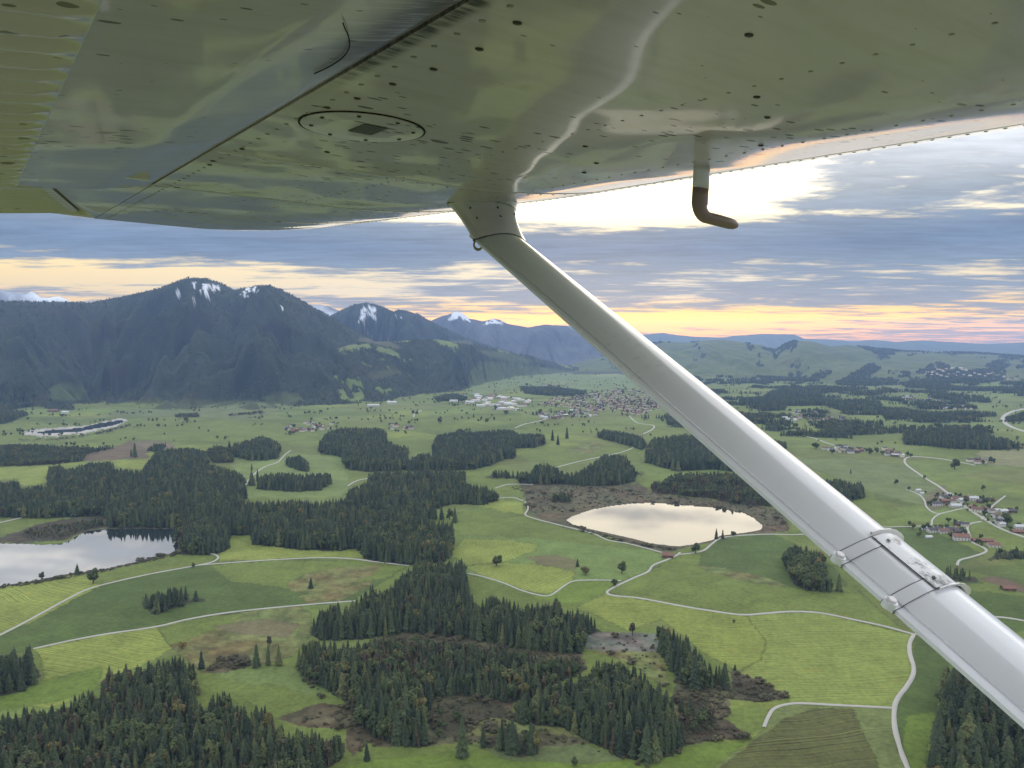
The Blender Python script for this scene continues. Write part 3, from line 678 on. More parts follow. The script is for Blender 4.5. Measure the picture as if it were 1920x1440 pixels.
COLV = patchwork(TX, TY)
COLV *= (1 + 0.5 * fbm(TX / 120., TY / 120., 61, 3))[:, None]
STR = np.zeros((len(TX), 3))
wob = 2.2
qx = PX + wob * 3 * fbm(TX / 18., TY / 18., 11, 2) + 7 * fbm(TX / 4., TY / 4., 13, 2); qy = PY + wob * 1.5 * fbm(TX / 18. + 50, TY / 18., 12, 2) + 3 * fbm(TX / 4. + 30, TY / 4., 14, 2)
near = RF < 16000
for poly, c, sd_, amp_ in FIELDS:
    m = inside(poly, qx, qy) & near
    COLV[m] = np.array(c) * (1 + 0.35 * fbm(TX[m] / 60., TY[m] / 60., 15, 4)[:, None])
    if c in (HEATH, HEATHD, GREYH, OLIVE): COLV[m] *= (1 + 1.1 * fbm(TX[m] / 9., TY[m] / 9., 19, 3))[:, None] * np.array((1, 1, 1)) + fbm(TX[m] / 30., TY[m] / 30., 18, 2)[:, None] * np.array((-.25, .35, .1))
    STR[m] = 0
    if sd_ is not None:
        a = math.radians(sd_); STR[m] = (math.cos(a), math.sin(a), amp_ * 1.7)
    # the trodden or unmown margin of the field
    xs_, ys_ = [q[0] for q in poly], [q[1] for q in poly]
    bb = np.where((PX > min(xs_) - 4) & (PX < max(xs_) + 4) & (PY > min(ys_) - 4) & (PY < max(ys_) + 4) & near)[0]
    if len(bb) and c not in (HEATH, HEATHD, GREYH):
        ux, uy = qx[bb], qy[bb]; dm = np.full(len(bb), 99.0)
        for (ax0, ay0), (ax1, ay1) in zip(poly, poly[1:] + poly[:1]):
            vx, vy = ax1 - ax0, ay1 - ay0; tt = np.clip(((ux - ax0) * vx + (uy - ay0) * vy) / (vx * vx + vy * vy + 1e-9), 0, 1)
            dm = np.minimum(dm, np.hypot(ux - ax0 - tt * vx, (uy - ay0 - tt * vy) * 1.6))
        COLV[bb] *= (1 - (.26 if sd_ is not None else .12) * sstep(2.6, .8, dm))[:, None]
# heath gets rusty, mossy and grey tufts
hea = inside(FIELDS[[i for i, f in enumerate(FIELDS) if f[1] is HEATH and f[0][0] == (960, 912)][0]][0], qx, qy)
# the mountains
ri = {n: i for i, n in enumerate(RIDGE_NAMES)}
def over(name, col, keep=None):
    m = TI == ri[name]
    if keep is not None: m &= keep
    COLV[m] = col(TX[m], TY[m]) if callable(col) else col
    STR[m] = 0
field_hit = np.zeros(len(TX), bool)
for poly, c, sd_, amp_ in FIELDS: field_hit |= inside(poly, qx, qy)
def forest_col(x, y):
    n = fbm(x / 240., y / 240., 301, 4)[:, None]; b = np.clip(fbm(x / 500., y / 500., 302, 3) * 3, 0, 1)[:, None]
    base = np.array((.019, .026, .016)) * (1 + 0.9 * n)
    return base * (1 - 0.6 * b) + np.array((.036, .032, .020)) * 0.6 * b
for nm in ('mountain', 'scarred_mountain'): over(nm, forest_col, ~field_hit)
fm = fbm(TX / 260., TY / 260., 303, 4)
over('foothill', forest_col, (~field_hit) & (fm < 0.10))
over('snowy_peak', lambda x, y: np.array((.05, .055, .055)) * (1 + 0.8 * fbm(x / 300., y / 300., 305, 3))[:, None])
def alp(x, y):
    n = np.clip(0.5 + 2.6 * fbm(x / 420., y / 420., 306, 5), 0, 1)[:, None]
    return np.array((.10, .11, .13)) * (1 - n) + np.array((.50, .53, .58)) * n
over('alps', alp)
over('far_hills', (.06, .075, .055))
COLV[field_hit & (TI >= 0)] *= .45
COLV[TI == ri['green_hills']] *= .66
gw = farwood(TX, TY) + np.where(TI == ri['green_hills'], .015, 0)
isgreen = (TI == ri['green_hills']) | ((TI == -1) & (RF > 2600)) | ((TI == ri['foothill']) & (fm >= 0.10))
openland = (PX < 1250) & (PY > 728)
wooded = isgreen & (gw > np.where(openland, .30, np.where(PX < 1250, .10, .085))) & ~field_hit & (RF < 40000)
COLV[wooded] = np.array((.028, .036, .022)) * (1 + 0.6 * fbm(TX[wooded] / 60., TY[wooded] / 60., 308, 3))[:, None]
STR[wooded] = 0
sx = PX + 9 * fbm(PX / 9., TZ / 45., 21, 4); sy = PY + 9 * fbm(PX / 9. + 9, TZ / 45., 22, 4)
for poly, cov in SNOW:
    m = inside(poly, sx, sy) & (TI >= 0)
    m &= (0.5 + 1.4 * fbm(PX / 4.5, TZ / 24., 23, 4)) < cov
    COLV[m] = (.46, .48, .52)
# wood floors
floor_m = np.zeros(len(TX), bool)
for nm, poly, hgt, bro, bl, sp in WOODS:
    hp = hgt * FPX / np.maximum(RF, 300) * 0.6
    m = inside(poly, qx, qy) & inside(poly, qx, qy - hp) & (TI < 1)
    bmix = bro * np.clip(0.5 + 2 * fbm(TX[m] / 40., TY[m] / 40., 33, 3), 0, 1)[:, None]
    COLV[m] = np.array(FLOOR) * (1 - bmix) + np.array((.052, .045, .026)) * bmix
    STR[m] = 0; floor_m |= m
# dark reedy rim of the lakes
for lk in (LAKE_RIGHT, LAKE_LEFT):
    cx_, cy_ = np.mean([p[0] for p in lk]), np.mean([p[1] for p in lk])
    rim = [(cx_ + (p[0] - cx_) * 1.02, cy_ + (p[1] - cy_) * 1.06 + 1.0) for p in lk]
    m = inside(rim, qx, qy) & ~floor_m
    COLV[m] = (.052, .046, .030)
COLV = np.clip(COLV, 0.004, 0.9)

# ground material: meadow colour with grass grain, mowing lines and worn patches
g = NT('ground_cover')
att = g.n('ShaderNodeAttribute', attribute_name='cover'); sta = g.n('ShaderNodeAttribute', attribute_name='mowing')
pos = g.n('ShaderNodeNewGeometry').outputs['Position']
ssep = g.n('ShaderNodeSeparateXYZ'); g.put(ssep.inputs[0], sta.outputs['Vector'])
psep = g.n('ShaderNodeSeparateXYZ'); g.put(psep.inputs[0], pos)
across = g.math('ADD', g.math('MULTIPLY', psep.outputs[0], ssep.outputs[0]), g.math('MULTIPLY', psep.outputs[1], ssep.outputs[1]))
warp = g.noise(pos, 0.006, 2); across = g.math('ADD', across, g.math('MULTIPLY', warp, 45.0))
n1d = g.n('ShaderNodeTexNoise', noise_dimensions='1D'); g.put(n1d.inputs['W'], g.math('MULTIPLY', across, 0.12)); n1d.inputs['Detail'].default_value = 3; n1d.inputs['Roughness'].default_value = 0.6
swath = g.math('MULTIPLY', g.math('SUBTRACT', n1d.outputs[0], 0.5), 5.5)
stripe = g.math('MULTIPLY', swath, ssep.outputs[2])
grain = g.math('MULTIPLY', g.math('SUBTRACT', g.noise(pos, 0.22, 5, 0.7), 0.5), 1.3)
patch = g.math('MULTIPLY', g.math('SUBTRACT', g.noise(pos, 0.03, 5, 0.6, 0.6), 0.5), 0.85)
gain = g.math('ADD', 1.0, g.math('ADD', stripe, g.math('ADD', grain, patch)))
colr = g.scale(att.outputs['Color'], g.math('MAXIMUM', gain, 0.25))
dry = g.range(g.noise(pos, 0.055, 5, 0.65, 1.0), 0.56, 0.72)
drier = g.n('ShaderNodeVectorMath', operation='MULTIPLY'); g.put(drier.inputs[0], colr); drier.inputs[1].default_value = (1.14, 0.94, 0.95)
GROUND_MAT = g.fin(g.mix(dry, colr, drier.outputs[0]), 0.95, 0.12)

quad = []
I0 = np.arange(nR - 1)[:, None] * nA; J = np.arange(nA)[None, :]; J1 = (J + 1) % nA
QF = np.stack([(I0 + J).ravel(), (I0 + nA + J).ravel(), (I0 + nA + J1).ravel(), (I0 + J1).ravel()], 1)[:, ::-1]
TV = np.stack([TX, TY, TZ], 1)
face_i = np.max(TI[QF], axis=1)


def land(name, faces, label):
    u, inv = np.unique(faces.ravel(), return_inverse=True)
    me = fast_mesh(name, TV[u], inv.reshape(faces.shape), GROUND_MAT)
    a = me.attributes.new('cover', 'FLOAT_COLOR', 'POINT')
    a.data.foreach_set('color', np.concatenate([COLV[u], np.ones((len(u), 1))], 1).astype(np.float32).ravel())
    b = me.attributes.new('mowing', 'FLOAT_VECTOR', 'POINT')
    b.data.foreach_set('vector', STR[u].astype(np.float32).ravel())
    o = bpy.data.objects.new(name, me); COL.objects.link(o)
    tag(o, label, 'terrain', kind='structure')
    return o


land('ground', QF[face_i == -1], 'green valley floor of meadows, heath and ploughed strips')
land('mountain', QF[face_i == ri['mountain']], 'large dark forested mountain with two rounded tops and snow patches')
land('hill', QF[face_i == ri['foothill']], 'dark wooded foothill sloping down behind the town')
land('mountain', QF[face_i == ri['scarred_mountain']], 'blue wooded mountain with one pale snow scar')
land('mountain', QF[face_i == ri['snowy_peak']], 'distant pointed peak with a snowy top')
land('mountain', QF[face_i == ri['alps']], 'far snow covered range behind the dark mountain')
land('hills', QF[face_i == ri['far_hills']], 'faint blue hills along the horizon')
land('hills', QF[face_i == ri['green_hills']], 'rolling green hills with woods below the blue horizon')

# ------------------------------------------------------------------ lakes
w = NT('lake_water')
wp = w.n('ShaderNodeNewGeometry').outputs['Position']
w.bump(w.noise(w.mapping(wp, (1, 1, 1)), 0.5, 3, 0.5), 0.04, 0.05)
w.b.inputs['IOR'].default_value = 1.38
WATER = w.fin((.012, .018, .018), 0.03, 0.5)
def lake(name, poly, label, z=-0.6, grow=1.012):
    cx_, cy_ = np.mean([p[0] for p in poly]), np.mean([p[1] for p in poly])
    pts = [(cx_ + (p[0] - cx_) * grow, cy_ + (p[1] - cy_) * (grow + .012)) for p in poly]
    dx_, dy_, dz_ = pix_dir([p[0] for p in pts], [p[1] for p in pts]); t = (z - H) / dz_
    bm = bmesh.new(); vs = [bm.verts.new((a, b, z)) for a, b in zip(dx_ * t, dy_ * t)]
    f = bm.faces.new(vs)
    bmesh.ops.triangulate(bm, faces=[f]); bm.normal_update()
    for f in bm.faces:
        if f.normal.z < 0: f.normal_flip()
    me = bpy.data.meshes.new(name); bm.to_mesh(me); bm.free(); me.materials.append(WATER)
    o = bpy.data.objects.new(name, me); COL.objects.link(o); tag(o, label, 'lake', kind='structure'); return o
lake('lake', LAKE_RIGHT, 'small round lake reflecting bright cloud, ringed by brown heath')
lake('lake', LAKE_LEFT, 'lake at the left edge mirroring sky and dark trees')
lake('pond', POND, 'narrow pale pond below the mountain', grow=1.0)
lake('pond', POND_FAR, 'second narrow pond beyond the first', grow=1.0)

# ------------------------------------------------------------------ roads
rd = NT('gravel_road')
rp = rd.n('ShaderNodeNewGeometry').outputs['Position']
rn = rd.noise(rp, 0.5, 5, 0.65); rn2 = rd.noise(rp, 0.06, 3)
ROAD_MAT = rd.fin(rd.mix(rn2, (.22, .215, .195), rd.mix(rn, (.25, .24, .215), (.34, .33, .30))), 0.9, 0.2)


def spline(pts, n=6):
    out = []
    P = [pts[0]] + list(pts) + [pts[-1]]
    for i in range(1, len(P) - 2):
        p0, p1, p2, p3 = (np.array(P[i + k], float) for k in (-1, 0, 1, 2))
        for t in np.linspace(0, 1, n, endpoint=False):
            out.append(0.5 * ((2 * p1) + (-p0 + p2) * t + (2 * p0 - 5 * p1 + 4 * p2 - p3) * t * t + (-p0 + 3 * p1 - 3 * p2 + p3) * t ** 3))
    out.append(np.array(P[-1], float)); return np.array(out)


ROAD_PIX = []
for name, pts, width, label in ROADS:
    sp = spline(pts, 6)
    gx, gy, gz = ground_at(sp[:, 0], sp[:, 1])
    ROAD_PIX.append(np.stack([gx, gy], 1))
    # resample evenly on the ground
    seg = np.hypot(np.diff(gx), np.diff(gy)); s = np.concatenate([[0], np.cumsum(seg)])
    dist = math.hypot(gx.mean(), gy.mean())
    step = max(3.0, dist / 250)
    ss = np.linspace(0, s[-1], max(6, int(s[-1] / step)))
    gx, gy = np.interp(ss, s, gx), np.interp(ss, s, gy)
    tx, ty = np.gradient(gx), np.gradient(gy); L = np.hypot(tx, ty) + 1e-9; nx, ny = -ty / L, tx / L
    ww = .78 * width / 2 * (1 + 0.25 * fbm(ss / 14., 0 * ss, 17, 2)) * (1.0 + 0.15 * sstep(1200, 3000, dist))
    lift = 0.35 + dist / 3000.0
    rows = []
    for k in (-1.25, -1, 0, 1, 1.25):
        X, Y = gx + nx * ww * k, gy + ny * ww * k
        z = heights(X, Y)[0] + (lift if abs(k) <= 1 else -0.6)
        rows.append(np.stack([X, Y, z], 1))
    V = np.concatenate(rows); n = len(gx); F = []
    for r_ in range(4):
        a = r_ * n + np.arange(n - 1); F.append(np.stack([a, a + n, a + n + 1, a + 1], 1))
    me = fast_mesh(name, V, np.concatenate(F)[:, ::-1], ROAD_MAT)
    o = bpy.data.objects.new(name, me); COL.objects.link(o); tag(o, label, 'road', kind='structure')

# ------------------------------------------------------------------ haze
hz = bpy.data.materials.new('valley_haze'); hz.use_nodes = True
ht = hz.node_tree; ht.nodes.clear()
pv = ht.nodes.new('ShaderNodeVolumePrincipled'); pv.inputs['Color'].default_value = (.36, .55, 1.0, 1)
pv.inputs['Density'].default_value = 3.5e-5; pv.inputs['Anisotropy'].default_value = 0.25
ho = ht.nodes.new('ShaderNodeOutputMaterial'); ht.links.new(pv.outputs[0], ho.inputs['Volume'])
mb = MB(); zlo, zhi = -65.0, 800.0
mb.box((0, 0, (zlo + zhi) / 2), (41600, 41600, zhi - zlo))
haze = mb.build('haze', hz); tag(haze, 'thin blue evening haze over the whole valley', 'haze', kind='stuff')

# ------------------------------------------------------------------ trees
def foliage_mat(name, c0, c1, c2=None):
    f = NT(name)
    rnd = f.n('ShaderNodeObjectInfo').outputs['Random']
    x = f.n('ShaderNodeValToRGB'); f.put(x.inputs[0], rnd)
    el = x.color_ramp.elements; el[0].color = (*c0, 1); el[1].color = (*c1, 1)
    if c2: e = el.new(0.86); e.color = (*c1, 1); el[-1].color = (*c2, 1)
    p = f.noise(f.n('ShaderNodeNewGeometry').outputs['Position'], 0.9, 3, 0.6)
    return f.fin(f.scale(x.outputs[0], f.range(p, 0.25, 0.75, 0.6, 1.45, False)), 0.85, 0.15)


SPRUCE_M = foliage_mat('spruce_needles', (.020, .030, .019), (.046, .062, .028), (.078, .086, .034))
LARCH_M = foliage_mat('autumn_twigs', (.042, .040, .026), (.066, .054, .031), (.115, .088, .034))
LEAF_M = foliage_mat('broad_leaves', (.032, .048, .020), (.060, .072, .026), (.110, .085, .026))
SCRUB_M = foliage_mat('scrub_leaves', (.044, .043, .024), (.068, .062, .034))
bk = NT('bark'); BARK_M = bk.fin(bk.mix(bk.noise(bk.mapping(bk.coord(), (4, 4, .6)), 1.5, 4), (.05, .038, .028), (.11, .085, .065)), 0.95, 0.1)


def trunk_bm(h, r0, sides=6, lean=0.0):
    m = MB(); rings = []
    for k, t in enumerate((0, .08, .3, .6, .97)):
        r = r0 * (1.25 if k == 0 else 1) * (1 - t) ** .8 + .02
        rings.append([(r * math.cos(2 * math.pi * j / sides) + lean * t * t, r * math.sin(2 * math.pi * j / sides), h * t - (0.6 if k == 0 else 0)) for j in range(sides)])
    m.loft(rings); return m


def spruce_crown(rnd, levels, nb, slim=1.0, sparse=0.0, low=.06):
    """unit height; whorls of drooping boughs round a dark inner cone"""
    m = MB()
    Rm = rnd.uniform(.15, .19) * slim
    prof = lambda t: Rm * (max(0, 1 - t)) ** .70 * (0.72 + .28 * min(1, t / .12))
    for lv in range(levels):
        t = low + (1 - low) * (lv + rnd.uniform(-.2, .2)) / levels
        if t > .985: continue
        r = prof(t) * rnd.uniform(.82, 1.15); n = max(4, int(nb * (1 - .5 * t)))
        off = rnd.random() * 6.28
        for k in range(n):
            if rnd.random() < sparse: continue
            a = off + 6.283 * k / n + rnd.uniform(-.25, .25); rr = r * rnd.uniform(.7, 1.18)
            wd = rr * rnd.uniform(.28, .42) + .006; ca, sa = math.cos(a), math.sin(a); dr = rr * rnd.uniform(.25, .55)
            up = rr * .12
            P = lambda d, s_, z: (ca * d - sa * s_, sa * d + ca * s_, z)
            m.add([P(rr * .06, 0, t + .02), P(rr * .55, wd, t + up - dr * .55), P(rr, 0, t - dr), P(rr * .55, -wd, t + up - dr * .55), P(rr * .6, 0, t + up + .012)],
                  [(0, 4, 1), (4, 2, 1), (0, 3, 4), (4, 3, 2)])
    m.add([(0.006 * math.cos(a), 0.006 * math.sin(a), .93) for a in (0, 2.1, 4.2)] + [(0, 0, 1.0)], [(0, 1, 3), (1, 2, 3), (2, 0, 3)])
    if sparse < .3:
        rings = []
        for t in (low, .3, .6, .85):
            rings.append([(prof(t) * .58 * math.cos(a), prof(t) * .58 * math.sin(a), t) for a in np.linspace(0, 6.283, 7)[:-1]])
        m.loft(rings)
    return m


def leaf_crown(rnd, n, wide=.36, base=.16, size=.085, brush=False):
    """unit height; leaf sprays through several overlapping boughs, with gaps between them"""
    m = MB(); cz = (1 + base) / 2; hz_ = (1 - base) / 2
    lobes = []
    for i in range(9):
        a = rnd.random() * 6.283; u = rnd.uniform(-.8, .85); q = math.sqrt(1 - u * u) * rnd.uniform(.45, .75)
        lobes.append((wide * q * math.cos(a), wide * q * math.sin(a), cz + hz_ * u * .72, rnd.uniform(.34, .5)))
    lobes.append((0, 0, cz, .6))
    for i in range(n):
        lx, ly, lz, ls = rnd.choice(lobes)
        while True:
            x, y, z = rnd.uniform(-1, 1), rnd.uniform(-1, 1), rnd.uniform(-1, 1); d = x * x + y * y + z * z
            if .25 < d < 1: break
        c = Vector((lx + x * wide * ls, ly + y * wide * ls, lz + z * hz_ * ls))
        nrm = Vector((x, y, z + .35)).normalized(); tq = nrm.to_track_quat('Z', 'Y')
        s = size * rnd.uniform(.6, 1.3); ro = rnd.random() * 6.28
        pts = []
        for k in range(4):
            v = Vector((s * math.cos(ro + k * 1.571) * (1 if k % 2 else .6), s * math.sin(ro + k * 1.571) * (1 if k % 2 else .6), rnd.uniform(-.3, .3) * s)); v.rotate(tq); pts.append(c + v)
        m.add(pts, [(0, 1, 2), (0, 2, 3)])
    for lx, ly, lz, ls in lobes:       # shaded inner mass of each bough
        r = []
        for u in (-.8, 0, .8):
            q = math.sqrt(1 - u * u)
            r.append([(lx + wide * ls * .62 * q * math.cos(a), ly + wide * ls * .62 * q * math.sin(a), lz + hz_ * ls * .62 * u) for a in np.linspace(0, 6.283, 6)[:-1]])
        m.loft(r)
    return m


def mesh_of(m, name, mats):
    me = bpy.data.meshes.new(name); me.from_pydata(m.v, [], m.f)
    for q in (mats if isinstance(mats, list) else [mats]): me.materials.append(q)
    me.update(); return me


RT = random.Random(5)
def joined(crown, trunk, cm):
    m = MB(); m.add(crown.v, crown.f); nf = len(crown.f); m.add(trunk.v, trunk.f)
    me = mesh_of(m, 'tree', [cm, BARK_M]); me.polygons.foreach_set('material_index', [0] * nf + [1] * (len(m.f) - nf)); return me


# detailed pairs for single trees, joined light ones for the forest masses
SPRUCE_HI = [(mesh_of(trunk_bm(.92, .017), 'trunk', BARK_M), mesh_of(spruce_crown(RT, 20, 11, rng_s), 'crown', SPRUCE_M)) for rng_s in (1.0, .82, 1.15, .92, 1.05, 1.25)]
BROAD_HI = [(mesh_of(trunk_bm(.62, .022), 'trunk', BARK_M), mesh_of(leaf_crown(RT, 620, wd), 'crown', LEAF_M)) for wd in (.34, .42, .30)]
BIRCH_HI = [(mesh_of(trunk_bm(.85, .014), 'trunk', BARK_M), mesh_of(leaf_crown(RT, 420, .2, .1, .06), 'crown', LARCH_M)) for _ in range(2)]
BUSH_HI = [(mesh_of(trunk_bm(.5, .03), 'stem', BARK_M), mesh_of(leaf_crown(RT, 300, .55, .0, .13), 'foliage', LEAF_M)) for _ in range(2)]
PROTO = {
    'spruce': [joined(spruce_crown(RT, 12, 8, s), trunk_bm(.9, .017, 4), SPRUCE_M) for s in (1, .85, 1.15, 1.0, 1.25)],
    'spruce_far': [joined(spruce_crown(RT, 6, 6, s), trunk_bm(.9, .017, 3), SPRUCE_M) for s in (1.05, 1.2, 1.35)],
    'larch': [joined(spruce_crown(RT, 13, 8, s, .35), trunk_bm(.9, .014, 4), LARCH_M) for s in (.9, 1.1, .8)] + [joined(leaf_crown(RT, 140, .2, .1, .07), trunk_bm(.8, .014, 4), LARCH_M)],
    'broad': [joined(leaf_crown(RT, 380, wd, .1, .075), trunk_bm(.6, .022, 4), LEAF_M) for wd in (.34, .42, .3)],
    'scrub': [joined(leaf_crown(RT, 170, .6, .0, .11), trunk_bm(.4, .02, 3), SCRUB_M) for _ in range(3)],
}
PCOL = {}
for k, ms in PROTO.items():
    c = bpy.data.collections.new('kinds_of_' + k)
    for i, me in enumerate(ms):
        o = bpy.data.objects.new('%s_%02d' % (k, i), me); c.objects.link(o)
    PCOL[k] = c


def wood_mass(name, pts, col, label, cat):
    """one object of kind stuff: a point for every tree, each carrying its own copy of a tree"""
    pts = np.asarray(pts, float)
    me = bpy.data.meshes.new(name); me.vertices.add(len(pts)); me.vertices.foreach_set('co', pts[:, :3].astype(np.float32).ravel())
    for nm, colm in (('tall', 3), ('turn', 4), ('plump', 5)):
        a = me.attributes.new(nm, 'FLOAT', 'POINT'); a.data.foreach_set('value', pts[:, colm].astype(np.float32))
    o = bpy.data.objects.new(name, me); COL.objects.link(o)
    gt = bpy.data.node_groups.new(name + '_spread', 'GeometryNodeTree')
    gt.interface.new_socket('Geometry', in_out='INPUT', socket_type='NodeSocketGeometry')
    gt.interface.new_socket('Geometry', in_out='OUTPUT', socket_type='NodeSocketGeometry')
    N = gt.nodes; L = gt.links
    gi, go = N.new('NodeGroupInput'), N.new('NodeGroupOutput')
    ip = N.new('GeometryNodeInstanceOnPoints'); ci = N.new('GeometryNodeCollectionInfo')
    ci.inputs['Collection'].default_value = col; ci.inputs['Separate Children'].default_value = True; ci.inputs['Reset Children'].default_value = True
    def na(nm):
        x = N.new('GeometryNodeInputNamedAttribute'); x.data_type = 'FLOAT'; x.inputs['Name'].default_value = nm; return x.outputs[0]
    L.new(gi.outputs[0], ip.inputs['Points']); L.new(ci.outputs[0], ip.inputs['Instance']); ip.inputs['Pick Instance'].default_value = True
    cx_ = N.new('ShaderNodeCombineXYZ'); L.new(na('turn'), cx_.inputs[2]); L.new(cx_.outputs[0], ip.inputs['Rotation'])
    sx_ = N.new('ShaderNodeCombineXYZ'); L.new(na('plump'), sx_.inputs[0]); L.new(na('plump'), sx_.inputs[1]); L.new(na('tall'), sx_.inputs[2]); L.new(sx_.outputs[0], ip.inputs['Scale'])
    L.new(ip.outputs[0], go.inputs[0])
    md = o.modifiers.new('spread', 'NODES'); md.node_group = gt
    tag(o, label, cat, kind='stuff'); return o


def grid_in(poly, sp, pad=0):
    """jittered grid over the ground under an outline of the photograph"""
    p = np.array(poly, float); ys = np.maximum(p[:, 1], 668)
    gx, gy = flat_ground(p[:, 0], ys)
    x0, x1, y0, y1 = gx.min() - 30, gx.max() + 30, gy.min() - 60, gy.max() + 60
    nx, ny = int((x1 - x0) / sp) + 1, int((y1 - y0) / sp) + 1
    X, Y = np.meshgrid(x0 + sp * np.arange(nx), y0 + sp * np.arange(ny))
    X = X.ravel() + RNG.uniform(-.48, .48, X.size) * sp; Y = Y.ravel() + RNG.uniform(-.48, .48, Y.size) * sp
    return X, Y


LANES = np.concatenate([np.stack([np.interp(np.linspace(0, 1, 400), np.linspace(0, 1, len(q)), q[:, k]) for k in (0, 1)], 1) for q in ROAD_PIX])
spr, spr_far, lar, bro_, scr = [], [], [], [], []
spr_stand = []
for wi, (nm, poly, hgt, pb, pl, sp) in enumerate(WOODS):
    X, Y = grid_in(poly, sp)
    Z = heights(X, Y)[0]
    n = len(X)
    hh = hgt * (0.56 + 0.66 * RNG.random(n) ** 1.3 + .12) * (1 + .5 * fbm(X / 45., Y / 45., 61, 2))
    jk = np.clip(420.0 / np.hypot(X, Y) , .25, 1.0); jx = 22 * jk * fbm(X / 14., Y / 14., 62, 2); jy = 9 * jk * fbm(X / 14., Y / 14., 63, 2)
    bx, by = project(X, Y, Z); tx_, ty_ = project(X, Y, Z + hh * .93)
    ok = inside(poly, bx + jx, by + jy) & inside(poly, tx_ + jx, ty_ + jy)
    if nm == 'scrub': ok &= RNG.random(n) < .8
    X, Y, Z, hh = X[ok], Y[ok], Z[ok], hh[ok]; n = len(X)
    if n == 0: continue
    k = RNG.random(n)
    bm_ = np.clip(pb * (1 + 2.6 * fbm(X / 50., Y / 50., 64, 3)), 0, 1); lm = np.clip(pl * (1 + 3.0 * fbm(X / 40., Y / 40., 65, 3)), 0, 1)
    rot = RNG.random(n) * 6.28
    is_l = k < bm_; is_b = (~is_l) & (k < bm_ + lm); is_s = ~(is_l | is_b)
    rr = np.hypot(X, Y)
    for i in range(n):
        if is_l[i]: lar.append((X[i], Y[i], Z[i], hh[i] * .82, rot[i], hh[i] * .8))
        elif is_b[i]: bro_.append((X[i], Y[i], Z[i], hh[i] * .80, rot[i], hh[i] * .82))
        else:
            pl_ = hh[i] * RNG.uniform(1.0, 1.55)
            if rr[i] < 1500: spr.append((X[i], Y[i], Z[i], hh[i], rot[i], pl_)); spr_stand.append(wi)
            else: spr_far.append((X[i], Y[i], Z[i], hh[i], rot[i], pl_ * 1.15))

# undergrowth at the foot of the nearer woods and on the heaths
for poly, dens_ in (([(690, 1200), (830, 1190), (1092, 1225), (1100, 1255), (960, 1300), (960, 1350), (1120, 1395), (870, 1395), (800, 1400), (700, 1400), (660, 1350), (820, 1310), (740, 1262)], .3),
                    ([(1370, 1254), (1400, 1268), (1440, 1285), (1478, 1302), (1470, 1312), (1420, 1316), (1372, 1312)], .45),
                    ([(1280, 1352), (1330, 1340), (1362, 1350), (1402, 1378), (1395, 1386), (1330, 1388), (1282, 1400)], .45),
                    ([(1270, 1250), (1310, 1245), (1370, 1290), (1372, 1340), (1300, 1370), (1280, 1390), (1262, 1300)], .5),
                    ([(1095, 1195), (1230, 1190), (1238, 1222), (1262, 1300), (1150, 1230), (1100, 1218)], .16),
                    ([(600, 1318), (655, 1325), (690, 1390), (665, 1420), (650, 1368), (560, 1362)], .25),
                    ([(960, 912), (1110, 910), (1225, 925), (1400, 945), (1470, 960), (1480, 995), (1430, 1000), (1180, 940), (1060, 960), (990, 962)], .10),
                    ([(1062, 980), (1100, 994), (1180, 1014), (1270, 1030), (1260, 1034), (1170, 1018), (1090, 997)], .5),
                    ([(-60, 1100), (50, 1088), (170, 1068), (330, 1036), (330, 1042), (180, 1076), (60, 1096), (-60, 1110)], .55),
                    ([(385, 1255), (400, 1243), (430, 1230), (445, 1228), (465, 1240), (462, 1254), (420, 1258)], .55),
                    ([(548, 1240), (600, 1285), (665, 1355), (720, 1405), (800, 1408), (780, 1415), (690, 1400), (640, 1340), (560, 1270)], .3),
                    ([(1130, 1402), (1210, 1428), (1290, 1395), (1290, 1408), (1210, 1440), (1120, 1412)], .3)):
    X, Y = grid_in(poly, 3.4); Z = heights(X, Y)[0]; bx, by = project(X, Y, Z)
    ok = inside(poly, bx, by) & (RNG.random(len(X)) < dens_ * (1 + 1.6 * fbm(X / 22., Y / 22., 66, 2)))
    lk_ = inside(LAKE_RIGHT, bx, by) | inside(LAKE_LEFT, bx, by)
    for x, y, z in zip(X[ok & ~lk_], Y[ok & ~lk_], Z[ok & ~lk_]):
        h_ = RNG.uniform(.8, 2.4) if RNG.random() < .93 else RNG.uniform(3, 6)
        scr.append((x, y, z - .2, h_, RNG.random() * 6.28, h_ * RNG.uniform(1.3, 2.3)))

# woods of the far countryside, hedgerow trees and the forest that clothes the mountains
def in_view(x, y, z, m=40):
    a, b = project(x, y, z); return (a > -m) & (a < 1920 + m) & (b > 400) & (b < 1480)
rg, ag = [], []
r_ = 2450.0
while r_ < 11500:
    st = 11 + 13 * sstep(2600, 9000, r_)
    a_ = np.arange(-35.5, 35.5, math.degrees(st / r_)); ag.append(np.radians(a_ + RNG.uniform(-.45, .45, len(a_)) * math.degrees(st / r_))); rg.append(r_ + RNG.uniform(-.45, .45, len(a_)) * st); r_ += st
rg, ag = np.concatenate(rg), np.concatenate(ag); X, Y = rg * np.sin(ag), rg * np.cos(ag)
Z, I_ = heights(X, Y); bx, by = project(X, Y, Z)
fld = np.zeros(len(X), bool)
for poly, c, sd_, amp_ in FIELDS: fld |= inside(poly, bx, by)
fmv = fbm(X / 260., Y / 260., 303, 4)
green_ = ((I_ == -1) | (I_ == ri['green_hills']) | ((I_ == ri['foothill']) & (fmv >= .10)))
w1 = green_ & (rg > 2600) & (farwood(X, Y) + np.where(I_ == ri['green_hills'], .015, 0) > np.where((bx < 1250) & (by > 728), .31, np.where(bx < 1250, .105, .09))) & ~fld
